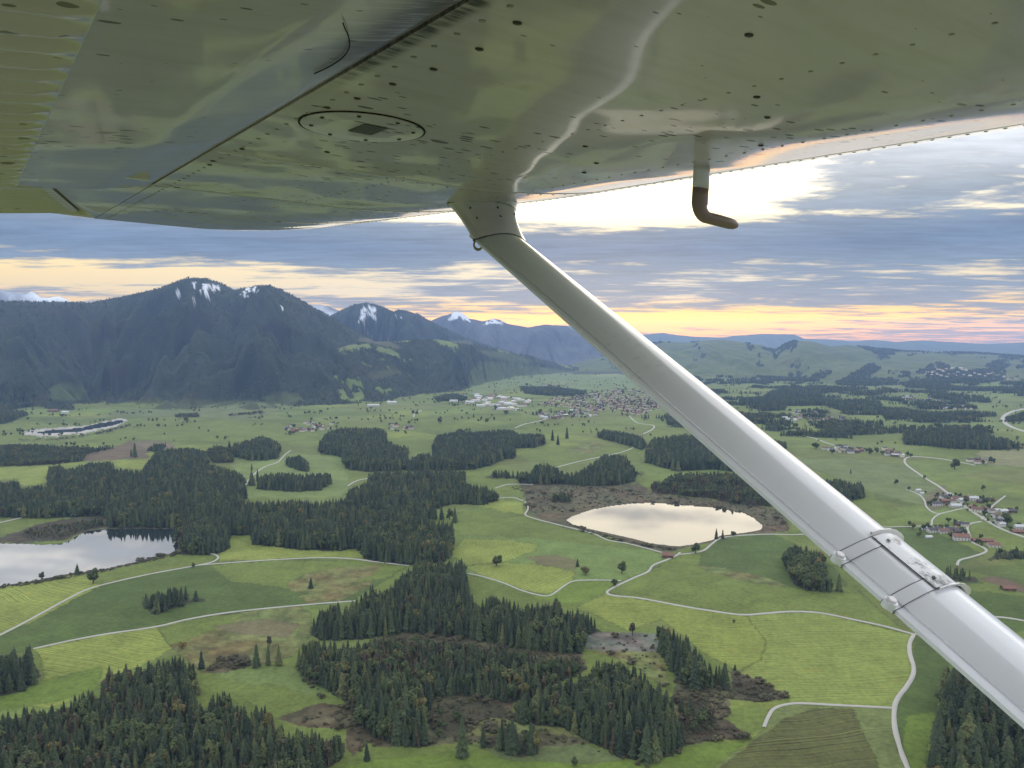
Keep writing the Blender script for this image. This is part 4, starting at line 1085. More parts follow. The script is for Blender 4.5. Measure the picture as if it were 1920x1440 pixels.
w2 = ((I_ == ri['mountain']) | ((I_ == ri['foothill']) & (fmv < .10)) | (I_ == ri['scarred_mountain'])) & ~fld & (RNG.random(len(X)) < .72)
snow_hit = np.zeros(len(X), bool)
for poly, cov in SNOW: snow_hit |= inside(poly, bx, by)
w2 &= ~snow_hit
for m_, hm in ((w1, 19), (w2, 12)):
    for x, y, z, rr in zip(X[m_], Y[m_], Z[m_], rg[m_]):
        h_ = hm * RNG.uniform(.7, 1.25); wide_ = 1.25 + .5 * sstep(3000, 9000, rr)
        (bro_ if RNG.random() < .16 else spr_far).append((x, y, z - 1, h_, RNG.random() * 6.28, h_ * wide_))
# loose trees and hedges on the open meadows
m_ = green_ & (rg > 1500) & (rg < 7000) & (fbm(X / 90., Y / 60., 71, 3) > .18) & (RNG.random(len(X)) < .16)
for x, y, z in zip(X[m_], Y[m_], Z[m_]):
    h_ = RNG.uniform(5, 13); bro_.append((x, y, z - .3, h_, RNG.random() * 6.28, h_ * RNG.uniform(.9, 1.3)))

# ---- single trees one can point at: (pixel of the foot, height in pixels, kind, label)
SINGLES = [
    (867, 1418, 70, 's', 'big lush spruce standing alone in front of the bottom meadow clump'),
    (688, 1426, 32, 's', 'small spruce on the brown heath near the bottom edge'),
    (9, 1455, 40, 's', 'spruce cut by the bottom left corner'),
    (1078, 1435, 15, 'b', 'small dark round bush alone on the bottom meadow'),
    (931, 1061, 23, 'b', 'round dark tree alone on the mown meadow behind the central wood'),
    (1083, 1062, 15, 's', 'tiny spruce on the meadow left of the red barn lane'),
    (1098, 1077, 18, 'b', 'pale round tree below the tiny meadow spruce'),
    (1166, 1075, 24, 'b', 'slender leafy tree beside the lane fork'),
    (1151, 1099, 15, 'b', 'low bushy tree standing on the lane fork'),
    (583, 1103, 20, 's', 'lone dark spruce in the brown grass patch'),
    (378, 1254, 32, 's', 'narrow spruce at the left end of the brown mound'),
    (481, 1251, 42, 's', 'broad brownish spruce at the right end of the brown mound'),
    (503, 1247, 38, 's', 'left one of the twin spruces right of the brown mound'),
    (523, 1247, 37, 's', 'right one of the twin spruces right of the brown mound'),
    (505, 1213, 20, 'k', 'small bare brown tree behind the twin spruces'),
    (342, 1216, 13, 'b', 'small round bush at the corner of the striped meadow'),
    (175, 1094, 26, 'b', 'dark leafy tree beside the track near the left lake'),
    (145, 1077, 18, 's', 'narrow spruce on the near shore of the left lake'),
    (79, 1086, 12, 'b', 'low dark bush on the near shore of the left lake'),
    (363, 1064, 9, 'b', 'bush at the fork of the left tracks'),
    (1186, 1192, 24, 'k', 'autumn coloured birch at the edge of the grey heath'),
    (853, 980, 30, 's', 'tall thin spruce at the right end of the broad forest'),
    (1343, 1011, 20, 's', 'left one of the two pointed trees on the lake shore'),
    (1355, 1010, 17, 's', 'right one of the two pointed trees on the lake shore'),
    (1376, 1005, 10, 'b', 'low bushes by the lane on the right lake shore'),
    (1304, 1037, 19, 'b', 'round dark bush between lake and lane near the red barn'),
    (1573, 1109, 32, 's', 'pointed spruce at the right foot of the round copse'),
    (1555, 1110, 24, 's', 'small spruce leaning into the round copse'),
    (1378, 1257, 12, 's', 'tiny spruce at the tip of the dark heather'),
    (1376, 1168, 6, 'b', 'tiny bush in the middle of the mown meadow'),
    (1843, 919, 9, 'b', 'lone round tree on the meadow above the right village'),
    (1733, 898, 7, 'b', 'lone tree beside the village road'),
    (1680, 908, 9, 'b', 'round tree on the slope left of the village road'),
    (1595, 888, 9, 's', 'small pointed tree behind the strut on the right meadow'),
    (1530, 842, 14, 'b', 'dark round tree left of the roadside hamlet'),
    (1790, 880, 18, 'b', 'leafy tree below the lane to the right farm'),
    (1705, 986, 9, 'b', 'small tree on the lane left of the lower farms'),
    (825, 794, 14, 'b', 'dark round tree on the meadow right of the middle hamlet'),
    (888, 783, 9, 's', 'lone tree in the wide meadow below the town'),
    (1036, 826, 22, 's', 'dark spruce clump on the meadow below the town'),
    (1046, 834, 20, 's', 'spruce just right of the dark meadow clump'),
    (1063, 822, 22, 's', 'pointed spruce on the meadow in front of the town'),
    (253, 857, 26, 's', 'tall spruce in the rusty brown bog'),
    (246, 856, 14, 's', 'short spruce in the rusty brown bog'),
    (350, 793, 12, 'b', 'round dark tree on the meadow under the mountain'),
    (472, 881, 12, 's', 'small spruce beside the track in the left meadows'),
    (472, 910, 28, 's', 'spruce pair end at the left meadow track'),
    (483, 903, 24, 's', 'spruce next to the track behind the broad forest'),
    (430, 845, 18, 's', 'lone spruce beside the far left copse'),
]
HI = {'s': ('spruce_tree', 'spruce', SPRUCE_HI), 'b': ('leafy_tree', 'tree', BROAD_HI), 'k': ('birch_tree', 'birch', BIRCH_HI)}


def plant(kind, x, y, z, h, wide, rz, label, group=None):
    nm, cat, protos = HI[kind]
    t, c = protos[RT.randrange(len(protos))]
    e = empty(nm, (x, y, z - .1), rz); e.scale = (h * wide, h * wide, h)
    tag(e, label, cat, group)
    a = bpy.data.objects.new('trunk', t); b = bpy.data.objects.new('crown', c)
    for o in (a, b): COL.objects.link(o); o.parent = e
    return e


for px_, py_, hp, kd, lab in SINGLES:
    gx, gy, gz = (float(v[0]) for v in ground_at(px_, py_))
    h_ = hp / FPX * math.sqrt(gx * gx + gy * gy + (H - gz) ** 2) * 1.02
    low = kd == 'b' and ('bush' in lab)
    plant(kd, gx, gy, gz, h_, RT.uniform(1.2, 1.4) if low else (1.25 if kd == 's' else 1.15), RT.random() * 6.28, lab)

# the nearest conifers of the woods: trees of their own
sa = np.array(spr); st_ = np.array(spr_stand)
dist = np.sqrt(sa[:, 0] ** 2 + sa[:, 1] ** 2 + H * H)
bx, by = project(sa[:, 0], sa[:, 1], sa[:, 2] + sa[:, 3] * .6)
size = np.where((bx > 4) & (bx < 1916) & (by > 0) & (by < 1436), sa[:, 3] / dist, 0)
# what the strut hides does not count
strut_y = 452 + (bx - 935) * 0.835
size = np.where(np.abs(by - strut_y) < 60, 0, size)
# keep to trees on the rims and fronts first: the ones one can tell apart
top = np.argsort(-size)[:250]
keep_mask = np.ones(len(sa), bool); keep_mask[top] = False
STAND = {}
for i in top:
    wname = WOODS[st_[i]][0]
    x, y, z, h_, rt, plp = sa[i]
    plant('s', x, y, z, h_, plp / h_ * 1.0, rt, 'dark spruce among the many in ' + wname, 'spruces of ' + wname)
wood_mass('spruce_forest', sa[keep_mask], PCOL['spruce'], 'dense dark spruce forest covering the middle of the valley', 'forest')
wood_mass('distant_forest', spr_far, PCOL['spruce_far'], 'dark conifer woods on the far meadows and mountain slopes', 'forest')
wood_mass('larch_wood', lar, PCOL['larch'], 'brown autumn larches and birches mixed into the woods', 'wood')
wood_mass('broadleaf_wood', bro_, PCOL['broad'], 'dull green leafy trees along wood edges and far hedges', 'wood')
wood_mass('undergrowth', scr, PCOL['scrub'], 'low brown scrub on heath and lake shores', 'undergrowth')
print('TREES', len(spr), len(spr_far), len(lar), len(bro_), len(scr))

# ------------------------------------------------------------------ houses
def plaster(name, c, v=.12):
    p = NT(name); n = p.noise(p.coord(), 1.2, 5, .6)
    return p.fin(p.mix(n, tuple(a * (1 - v) for a in c), tuple(min(.9, a * (1 + v)) for a in c)), .9, .2)


def tiles(name, c, metal=False):
    p = NT(name); o = p.coord(); n = p.noise(p.mapping(o, (1, 1, 3)), 2.2, 5, .7); n2 = p.noise(o, .35, 3)
    p.bump(p.noise(p.mapping(o, (6, .4, 6)), 2, 2), .4, .1)
    return p.fin(p.mix(n2, p.mix(n, tuple(a * .65 for a in c), c), tuple(a * .75 for a in c)), .45 if metal else .8, .5 if metal else .25)


WALLS = {'white': plaster('white_plaster', (.38, .37, .35)), 'cream': plaster('cream_plaster', (.44, .40, .34)), 'timber': plaster('dark_timber', (.10, .07, .05), .3), 'grey': plaster('grey_cladding', (.42, .43, .44))}
ROOFS = {'red': tiles('red_tiles', (.165, .085, .062)), 'brown': tiles('brown_tiles', (.13, .075, .055)), 'dark': tiles('dark_slates', (.065, .06, .065)), 'bright': tiles('pale_metal_roof', (.36, .36, .355), True), 'grey': tiles('grey_sheet_roof', (.34, .35, .36), True)}
gl = NT('window_glass'); GLASS = gl.fin((.03, .035, .04), .12, .5)
WOODEN = plaster('brown_wood', (.16, .10, .065), .25)


def house_meshes(L, W, hw, pitch, over=.8):
    """gabled house, ridge along x: wall, roof, chimney, window, door meshes"""
    a, b = L / 2, W / 2; hr = b * pitch
    wl = MB()
    wl.add([(-a, -b, -1.5), (a, -b, -1.5), (a, b, -1.5), (-a, b, -1.5), (-a, -b, hw), (a, -b, hw), (a, b, hw), (-a, b, hw), (-a, 0, hw + hr), (a, 0, hw + hr)],
           [(0, 1, 5, 4), (2, 3, 7, 6), (1, 2, 6, 9, 5), (3, 0, 4, 8, 7)])
    rf = MB(); t = .28; ao = a + over; bo = b + over; zo = hw - over * pitch
    for s in (-1, 1):
        q = [(-ao, s * bo, zo + .12), (ao, s * bo, zo + .12), (ao, 0, hw + hr + .12), (-ao, 0, hw + hr + .12)]
        q += [(x, y, z + t) for x, y, z in q]
        rf.add(q, [(0, 1, 2, 3), (7, 6, 5, 4), (0, 4, 5, 1), (1, 5, 6, 2), (3, 2, 6, 7), (0, 3, 7, 4)])
    ch = MB(); ch.box((a * .35, W * .1, hw + hr + .3), (.8, .8, 2.2)); ch.box((a * .35, W * .1, hw + hr + 1.45), (1.0, 1.0, .15))
    wn = MB(); wn.box((0, 0, 0), (1.2, .14, 1.5))
    dr = MB(); dr.box((0, 0, 0), (1.3, .16, 2.1))
    return wl, rf, ch, wn, dr, hr


HCACHE = {}
def house(x, y, z, L, W, hw, rz, wall, roof, label, group, detail=2, pitch=.5, name='house', cat='house'):
    key = (round(L), round(W), round(hw), wall, roof, detail)
    L, W, hw = float(key[0]), float(key[1]), float(key[2])
    if key not in HCACHE:
        wl, rf, ch, wn, dr, hr = house_meshes(L, W, hw, pitch)
        HCACHE[key] = [mesh_of(wl, 'wall', WALLS[wall]), mesh_of(rf, 'roof', ROOFS[roof]), mesh_of(ch, 'chimney', WALLS['cream']), mesh_of(wn, 'window', GLASS), mesh_of(dr, 'door', WOODEN)]
        if detail == 0:
            m = MB(); m.add(wl.v, wl.f); nf = len(wl.f); m.add(rf.v, rf.f)
            me = mesh_of(m, name, [WALLS[wall], ROOFS[roof]]); me.polygons.foreach_set('material_index', [0] * nf + [1] * (len(m.f) - nf)); HCACHE[key].append(me)
    ms = HCACHE[key]
    if detail == 0:
        o = bpy.data.objects.new(name, ms[5]); COL.objects.link(o); o.location = (x, y, z); o.rotation_euler = (0, 0, rz); tag(o, label, cat, group); return o
    e = empty(name, (x, y, z), rz); tag(e, label, cat, group)
    def put(nm, me, loc=(0, 0, 0), r=0, par=e):
        o = bpy.data.objects.new(nm, me); COL.objects.link(o); o.parent = par; o.location = loc; o.rotation_euler = (0, 0, r); return o
    put('wall', ms[0]); rfo = put('roof', ms[1])
    if detail >= 1 and name == 'house': put('chimney', ms[2], par=rfo)
    if detail >= 2:
        n = max(2, int(L / 4.2))
        for s in (-1, 1):
            for fl in range(2 if hw > 4.5 else 1):
                for k in range(n):
                    xx = -L / 2 + L * (k + .5) / n
                    if fl == 0 and k == n // 2: put('door', ms[4], (xx, s * (W / 2 + .04), 1.0)); continue
                    put('window', ms[3], (xx, s * (W / 2 + .03), 1.6 + 2.7 * fl))
            for k in (-1, 1): put('window', ms[3], (s * (L / 2 + .03), k * W * .22, 1.6), math.pi / 2)
    return e


def at(px_, py_):
    x, y, z = ground_at(px_, py_); return float(x[0]), float(y[0]), float(z[0])


# (foot pixel, length m, width m, eave m, turn deg, wall, roof, words)
VILLAGE = [
    (1252, 1045, 15, 10, 3.5, -12, 'timber', 'red', 'low red roofed barn beside the round lake', 'barn'),
    (1779, 931, 13, 10, 4, 35, 'grey', 'bright', 'house with one blazing pale roof at the top of the right village', 'house'),
    (1769, 935, 12, 9, 5, 10, 'white', 'dark', 'dark roofed white house left of the blazing roof', 'house'),
    (1792, 938, 14, 10, 5, -15, 'cream', 'brown', 'brown roofed house behind the bend of the village road', 'house'),
    (1801, 941, 11, 9, 5, 20, 'white', 'grey', 'grey roofed white house touching the village road', 'house'),
    (1771, 943, 13, 10, 5, 0, 'timber', 'red', 'reddish farmhouse in the upper row of the right village', 'house'),
    (1784, 943, 12, 9, 5, 12, 'white', 'brown', 'white house in the middle of the upper village', 'house'),
    (1755, 948, 18, 11, 5, 5, 'white', 'dark', 'long dark roofed farmhouse at the left end of the upper village', 'house'),
    (1791, 951, 18, 10, 4, 3, 'white', 'grey', 'long white house at the foot of the upper village', 'house'),
    (1815, 936, 12, 9, 5, 25, 'timber', 'brown', 'dark timber house right of the village road', 'house'),
    (1826, 939, 14, 11, 6, -20, 'white', 'grey', 'tall white gabled house among trees', 'house'),
    (1838, 943, 11, 8, 4, 10, 'timber', 'dark', 'dark shed like house in the village trees', 'house'),
    (1857, 939, 12, 9, 4, 0, 'timber', 'dark', 'farthest dark house at the right of the village', 'house'),
    (1832, 960, 17, 13, 6, -25, 'cream', 'brown', 'big brown roofed farm in the middle of the village road', 'house'),
    (1823, 953, 14, 9, 4, 65, 'timber', 'red', 'long reddish barn above the brown roofed farm', 'barn'),
    (1846, 957, 15, 10, 4, 60, 'timber', 'brown', 'brown barn joined behind the village farm', 'barn'),
    (1858, 961, 10, 8, 5, 15, 'white', 'brown', 'small white house right of the village farm', 'house'),
    (1868, 960, 11, 8, 4, -5, 'white', 'grey', 'pale house in the right row of the village', 'house'),
    (1881, 961, 13, 8, 4, 8, 'grey', 'bright', 'pale roofed hall at the end of the right row', 'house'),
    (1897, 961, 14, 9, 4, 0, 'timber', 'dark', 'dark barn at the far end of the right row', 'barn'),
    (1864, 971, 10, 9, 6, 30, 'white', 'brown', 'white house below the right row', 'house'),
    (1878, 973, 10, 8, 5, 20, 'white', 'brown', 'narrow white house under a big tree', 'house'),
    (1872, 982, 11, 9, 6, -10, 'white', 'dark', 'bright white gabled house beside the village lane', 'house'),
    (1878, 987, 9, 8, 5, 0, 'white', 'grey', 'lowest white house in the row under the big tree', 'house'),
    (1914, 991, 18, 10, 4, -8, 'white', 'grey', 'long grey roofed hall cut by the right edge', 'house'),
    (1908, 999, 17, 10, 3, -5, 'timber', 'red', 'red roofed barn at the right edge', 'barn'),
    (1733, 993, 8, 6, 3, 10, 'grey', 'grey', 'small grey shed at the left end of the lower farms', 'shed'),
    (1748, 998, 14, 10, 5, 5, 'white', 'dark', 'dark roofed white house at the left of the lower farms', 'house'),
    (1756, 995, 12, 9, 4, -5, 'timber', 'dark', 'dark timber house behind the lower farms', 'house'),
    (1768, 999, 16, 11, 4, 8, 'white', 'brown', 'wide brown roofed house in the lower farm row', 'house'),
    (1780, 997, 14, 9, 5, 0, 'cream', 'dark', 'cream house in the lower farm row', 'house'),
    (1791, 996, 13, 9, 4, 12, 'timber', 'brown', 'timber house left of the farm lane', 'house'),
    (1800, 1001, 16, 11, 5, -10, 'timber', 'dark', 'dark barn touching the farm lane', 'barn'),
    (1801, 1012, 22, 14, 6, -12, 'white', 'red', 'biggest farmhouse, red roof over a white wall', 'house'),
    (1741, 1008, 9, 6, 2, 5, 'grey', 'bright', 'pale shed alone on the lower meadow', 'shed'),
    (1797, 985, 12, 9, 4, 20, 'timber', 'dark', 'dark house among bushes above the lower farms', 'house'),
    (1808, 986, 12, 8, 4, -15, 'cream', 'dark', 'small house with dark roof beside the lane bend', 'house'),
    (1843, 1016, 30, 9, 3, -5, 'timber', 'red', 'long low red roofed stable right of the farm lane', 'barn'),
    (1862, 1025, 15, 11, 4, -8, 'white', 'red', 'red roofed house at the wood below the stable', 'house'),
    (1721, 921, 10, 7, 3, 15, 'grey', 'bright', 'pale roofed hut beside the upper side track', 'shed'),
    (1728, 927, 7, 5, 3, 10, 'grey', 'bright', 'tiny pale hut below the pale roofed hut', 'shed'),
    (1890, 1106, 14, 9, 3, 0, 'timber', 'red', 'reddish hut at the wood edge right of the strut', 'shed'),
    (100, 772, 40, 18, 6, 4, 'timber', 'red', 'long red hall below the dark mountain', 'hall'),
    (123, 775, 26, 16, 6, 0, 'white', 'grey', 'pale hall beside the long red hall', 'hall'),
    (700, 762, 55, 18, 6, 6, 'white', 'bright', 'long bright white hall left of the town', 'hall'),
    (735, 757, 45, 22, 8, 0, 'white', 'bright', 'second bright white hall nearer the town', 'hall'),
]
for px_, py_, L, W, hw, rz, wall, roof, lab, nm in VILLAGE:
    x, y, z = at(px_, py_)
    dd = math.hypot(x, y); big = L / dd * FPX
    if dd > 1800: L, W = L * 1.0, W
    house(x, y, z, L, W, hw, math.radians(rz), wall, roof, lab, None, 2 if big > 11 else 1, name=nm, cat=nm)

# hamlets and the town: outline, how many, size range, colours, group
CLUSTERS = [
    ('the hamlet in the middle meadows', [(730, 796), (745, 793), (795, 803), (790, 808), (735, 806)], 9, (11, 18), 1),
    ('the village in front of the mountain', [(530, 798), (560, 792), (625, 795), (630, 802), (590, 810), (540, 812)], 26, (11, 17), 1),
    ('the roadside hamlet right of the strut', [(1545, 843), (1575, 838), (1615, 840), (1615, 852), (1575, 850)], 13, (11, 17), 1),
    ('the hamlet at the road bend', [(1655, 842), (1685, 848), (1695, 858), (1665, 857)], 9, (11, 17), 1),
    ('the farm at the pale field', [(1815, 863), (1850, 862), (1852, 869), (1825, 870)], 5, (12, 20), 1),
    ('the village half hidden by the strut', [(1465, 775), (1500, 770), (1560, 778), (1590, 785), (1570, 792), (1500, 790), (1470, 792)], 34, (11, 18), 0),
    ('the village at the dark wood', [(1690, 745), (1720, 740), (1765, 748), (1775, 757), (1830, 768), (1760, 768), (1700, 760)], 42, (12, 20), 0),
    ('the large village on the right hillside', [(1730, 700), (1760, 692), (1810, 690), (1840, 700), (1910, 705), (1905, 712), (1820, 710), (1740, 709)], 60, (14, 24), 0),
    ('the factory quarter of the town', [(845, 748), (870, 740), (940, 742), (990, 752), (1000, 766), (960, 772), (900, 762), (850, 755)], 46, (22, 48), 0),
    ('the near rows of the town', [(1005, 776), (1040, 770), (1110, 768), (1140, 772), (1110, 782), (1040, 786), (1010, 786)], 40, (12, 20), 0),
    ('the far houses left on the hill', [(1005, 722), (1060, 716), (1065, 722), (1020, 727)], 8, (14, 22), 0),
]
TOWN = [(1010, 758), (1040, 748), (1100, 738), (1160, 728), (1200, 728), (1225, 745), (1240, 770), (1200, 778), (1150, 772), (1080, 766)]
HR = random.Random(11)
def scatter(poly, n, gap):
    xs, ys = [p[0] for p in poly], [p[1] for p in poly]; out = []; tries = 0
    while len(out) < n and tries < n * 60:
        tries += 1
        a, b = HR.uniform(min(xs), max(xs)), HR.uniform(min(ys), max(ys))
        if not inside(poly, [a], [b])[0]: continue
        x, y, z = at(a, b)
        if any((x - q[0]) ** 2 + (y - q[1]) ** 2 < gap * gap for q in out): continue
        out.append((x, y, z))
    return out
garden = []
RW = {'red': 'red', 'brown': 'brown', 'dark': 'dark', 'grey': 'grey', 'bright': 'pale bright'}
for nm, poly, n, (s0, s1), det in CLUSTERS:
    fac = 'factory' in nm
    for x, y, z in scatter(poly, n, s1 * .9):
        L = HR.uniform(s0, s1); wall = HR.choice(['white', 'white', 'cream', 'grey' if fac else 'timber']); roof = HR.choice(['grey', 'bright', 'brown', 'grey'] if fac else ['brown', 'brown', 'red', 'dark', 'dark', 'grey'])
        hn, hc = ('hall', 'hall') if fac else ('house', 'house')
        house(x, y, z, round(L / 3) * 3, round(L * HR.uniform(.55, .75) / 3) * 3, 6 if not fac else 7, HR.choice([0, .2, -.3, 1.57, .9]) + HR.uniform(-.15, .15), wall, roof,
              '%s roofed %s %s in %s' % (RW[roof], {'white': 'white', 'cream': 'cream', 'timber': 'timber', 'grey': 'grey'}[wall], hn, nm), 'buildings of ' + nm, det, pitch=.25 if fac else .5, name=hn, cat=hc)
        if not fac and HR.random() < .8:
            h_ = HR.uniform(6, 13); garden.append((x + HR.uniform(-22, 22), y + HR.uniform(-22, 22), z - .3, h_, HR.random() * 6.28, h_ * 1.1))
for px_, py_, *_r in VILLAGE[1:41]:
    x, y, z = at(px_, py_)
    for k in range(2):
        if HR.random() < .8:
            h_ = HR.uniform(5, 11); a = HR.random() * 6.28; q = HR.uniform(11, 17)
            garden.append((x + q * math.cos(a), y + abs(q * math.sin(a)) + 3, z - .3, h_, HR.random() * 6.28, h_ * 1.1))
for a, b, h_ in ((1888, 985, 21), (1886, 979, 19), (1850, 947, 15), (1841, 940, 14), (1860, 944, 12), (1812, 944, 12), (1745, 948, 12), (1806, 1005, 12), (1560, 852, 16), (1632, 852, 20), (1643, 850, 18), (1858, 868, 14), (1863, 868, 13), (743, 800, 17), (550, 803, 16), (620, 806, 13)):
    x, y, z = at(a, b); garden.append((x, y, z - .3, h_, HR.random() * 6.28, h_ * 1.15))
# the rest of the town past what one can count: one mass of small houses
m = {0: MB(), 1: MB(), 2: MB(), 3: MB()}
tb = []
for x, y, z in scatter(TOWN, 330, 15):
    L, W, hw = HR.uniform(10, 20), HR.uniform(8, 12), HR.uniform(3.5, 5.5)
    wl, rf, *_q = house_meshes(L, W, hw, .5); a = HR.random() * 3.14; ca, sa_ = math.cos(a), math.sin(a)
    tr = lambda vs: [(x + ca * p[0] - sa_ * p[1], y + sa_ * p[0] + ca * p[1], z + p[2]) for p in vs]
    m[0].add(tr(wl.v), wl.f); m[HR.choice([1, 1, 2, 3])].add(tr(rf.v), rf.f)
    if HR.random() < .75: h_ = HR.uniform(7, 14); garden.append((x + HR.uniform(-16, 16), y + HR.uniform(-16, 16), z, h_, HR.random() * 6.28, h_ * 1.2))
# church of the town
allm = MB(); mi = []
for k in range(4):
    allm.add(m[k].v, m[k].f); mi += [k] * len(m[k].f)
me = mesh_of(allm, 'town', [WALLS['cream'], ROOFS['brown'], ROOFS['red'], ROOFS['dark']]); me.polygons.foreach_set('material_index', mi)
o = bpy.data.objects.new('town', me); COL.objects.link(o); tag(o, 'crowded little town of brown and red roofs behind the strut', 'town', kind='stuff')
wood_mass('garden_trees', garden, PCOL['broad'], 'round green garden trees between the houses', 'trees')
x, y, z = at(1122, 756)
c = empty('church', (x, y, z), .4); tag(c, 'white church with a pointed dark spire in the middle of the town', 'church')
q = MB(); q.box((0, 0, 12), (8, 8, 28)); q.build('tower', WALLS['white'], c)
q = MB(); q.loft([[(4.4, 4.4, 26), (-4.4, 4.4, 26), (-4.4, -4.4, 26), (4.4, -4.4, 26)], [(.2, .2, 44), (-.2, .2, 44), (-.2, -.2, 44), (.2, -.2, 44)]]); q.build('spire', ROOFS['dark'], c)
wl, rf, *_q = house_meshes(30, 14, 10, .9); wl.v = [(p[0] + 19, p[1], p[2]) for p in wl.v]; rf.v = [(p[0] + 19.2, p[1], p[2]) for p in rf.v]
wl.build('wall', WALLS['white'], c); rf.build('roof', ROOFS['brown'], c)

# ------------------------------------------------------------------ the aircraft: x forward along the chord, y out along the span, z up from the wing's underside
def cam2world(v): return np.array([v[0], v[2] * CP - v[1] * SP, -v[2] * SP - v[1] * CP])
_s = np.array([-1020., 548 - 720., FPX]); _s /= np.linalg.norm(_s)
_c = np.array([(FPX * FPX + 172 * 40) / 1020., -40., FPX]); _c /= np.linalg.norm(_c)
_n = np.cross(_s, _c); _n = -_n if _n[1] > 0 else _n
EYE = 0.45
wc, ws, wn_ = cam2world(_c), cam2world(_s), cam2world(_n)
org = np.array([0, 0, H]) + wn_ * EYE
plane = empty('airplane')
plane.matrix_world = Matrix(((wc[0], ws[0], wn_[0], org[0]), (wc[1], ws[1], wn_[1], org[1]), (wc[2], ws[2], wn_[2], org[2]), (0, 0, 0, 1)))
tag(plane, 'white high wing light aircraft, its left wing and strut seen from the cabin', 'airplane')


def craft_pix(p):
    w = org + wc * p[0] + ws * p[1] + wn_ * p[2]
    return project(w[0], w[1], w[2])


# ---- paint
def paint(name, base, dirt=1.0, wave=1.0, rough=.16):
    p = NT(name); o = p.coord()
    smear = p.noise(p.mapping(o, (1.0, 6, 1)), 3.0, 6, .65)
    cl = p.noise(o, 1.3, 3)
    v = p.n('ShaderNodeTexVoronoi'); p.put(v.inputs['Vector'], p.mapping(o, (.55, 1.0, .7), (0, 0, .3))); v.inputs['Scale'].default_value = 21
    vs = p.n('ShaderNodeSeparateColor'); p.put(vs.inputs[0], v.outputs['Color'])
    spot = p.math('LESS_THAN', v.outputs['Distance'], p.math('MULTIPLY', p.math('SUBTRACT', p.math('MULTIPLY', vs.outputs[0], p.range(cl, .42, .62, .6, 1.0)), .66), 1.0))
    v2 = p.n('ShaderNodeTexVoronoi'); p.put(v2.inputs['Vector'], p.mapping(o, (.4, 1.1, .7), (0, 0, -.2))); v2.inputs['Scale'].default_value = 48
    vs2 = p.n('ShaderNodeSeparateColor'); p.put(vs2.inputs[0], v2.outputs['Color'])
    spot2 = p.math('LESS_THAN', v2.outputs['Distance'], p.math('SUBTRACT', p.math('MULTIPLY', vs2.outputs[1], p.range(cl, .42, .58, .7, 1.0)), .56))
    sp_ = p.math('MULTIPLY', p.math('MAXIMUM', spot, spot2), .85 * dirt, True)
    c = p.mix(p.math('MULTIPLY', p.range(smear, .42, .72), .45 * dirt), base, tuple(a * b for a, b in zip(base, (.72, .69, .60))))
    c = p.mix(sp_, c, (.035, .032, .026))
    p.b.inputs['Coat Weight'].default_value = .75; p.b.inputs['Coat Roughness'].default_value = .05; p.b.inputs['Coat IOR'].default_value = 1.5
    if wave:
        w1 = p.noise(p.mapping(o, (1.0, .8, 1.0)), 1.5, 1, .35, .5)
        p.bump(w1, 1.0, .024 * wave)
        p.t.links.new(p.b.inputs['Normal'].links[0].from_socket, p.b.inputs['Coat Normal'])
    p.fin(c, p.math('ADD', .28, p.math('MULTIPLY', sp_, .4)), .35)
    return p, c, o


pw, pc, po = paint('wing_paint', (.58, .515, .62))
# oily soot smeared aft from the flap gap
sp3 = pw.n('ShaderNodeSeparateXYZ'); pw.put(sp3.inputs[0], po)
streak = pw.noise(pw.mapping(po, (4, 26, 4)), 1.6, 5, .7)
along = pw.math('MULTIPLY', pw.range(sp3.outputs[1], .80, 1.02), pw.range(sp3.outputs[1], 1.30, 1.75, 1, 0))
gapz = pw.range(pw.math('ABSOLUTE', pw.math('SUBTRACT', sp3.outputs[0], .612)), .004, .03, 1, 0)
soot = pw.math('MULTIPLY', pw.math('MULTIPLY', along, gapz), pw.range(streak, .35, .6, .2, 1), True)
pw.put(pw.b.inputs['Coat Weight'], pw.math('MULTIPLY', pw.math('SUBTRACT', 1.0, soot), .75))
pw.fin(pw.mix(soot, pc, (.02, .02, .02)))
WING_M = pw.m
pf, fc, fo = paint('flap_paint', (.58, .515, .62), .9, .8)
sf = pf.n('ShaderNodeSeparateXYZ'); pf.put(sf.inputs[0], fo)
strk = pf.noise(pf.mapping(fo, (3, 40, 3)), 1.4, 5, .75)
al2 = pf.math('MULTIPLY', pf.range(sf.outputs[1], .80, 1.0), pf.range(sf.outputs[1], 1.22, 1.62, 1, 0))
reach = pf.range(pf.math('SUBTRACT', sf.outputs[0], pf.math('MULTIPLY', strk, .20)), .34, .45, 0, 1)
soot2 = pf.math('MULTIPLY', pf.math('MULTIPLY', al2, reach), pf.range(strk, .34, .52, .4, 1), True)
pf.put(pf.b.inputs['Coat Weight'], pf.math('MULTIPLY', pf.math('SUBTRACT', 1.0, soot2), .75))
pf.fin(pf.mix(soot2, fc, (.015, .015, .016)))
FLAP_M = pf.m
REAR_M = paint('rear_skin_paint', (.58, .515, .62), .5, 2.2)[0].m
RIB_M = paint('ribbed_skin_paint', (.57, .505, .62), .8, 0)[0].m
STRUT_M = paint('strut_paint', (.84, .86, .92), .10, 0)[0].m
FAIR_M = paint('fairing_paint', (.80, .77, .80), .4, 0)[0].m
dk = NT('dark_gap'); EDGE_M = NT('grey_edge').fin((.10, .10, .105), .5, .3)
GAP_M = dk.fin((.012, .012, .012), .8, .2)
st_m = NT('dull_steel'); STEEL_M = st_m.fin((.30, .30, .31), .35, .5, .8)
RIVET_M = NT('rivet_paint').fin((.32, .31, .28), .4, .4)
SCREW_M = NT('dirty_screw').fin((.05, .045, .04), .5, .4)
PITOT_M = NT('brown_pitot_boot').fin((.30, .21, .18), .45, .4)
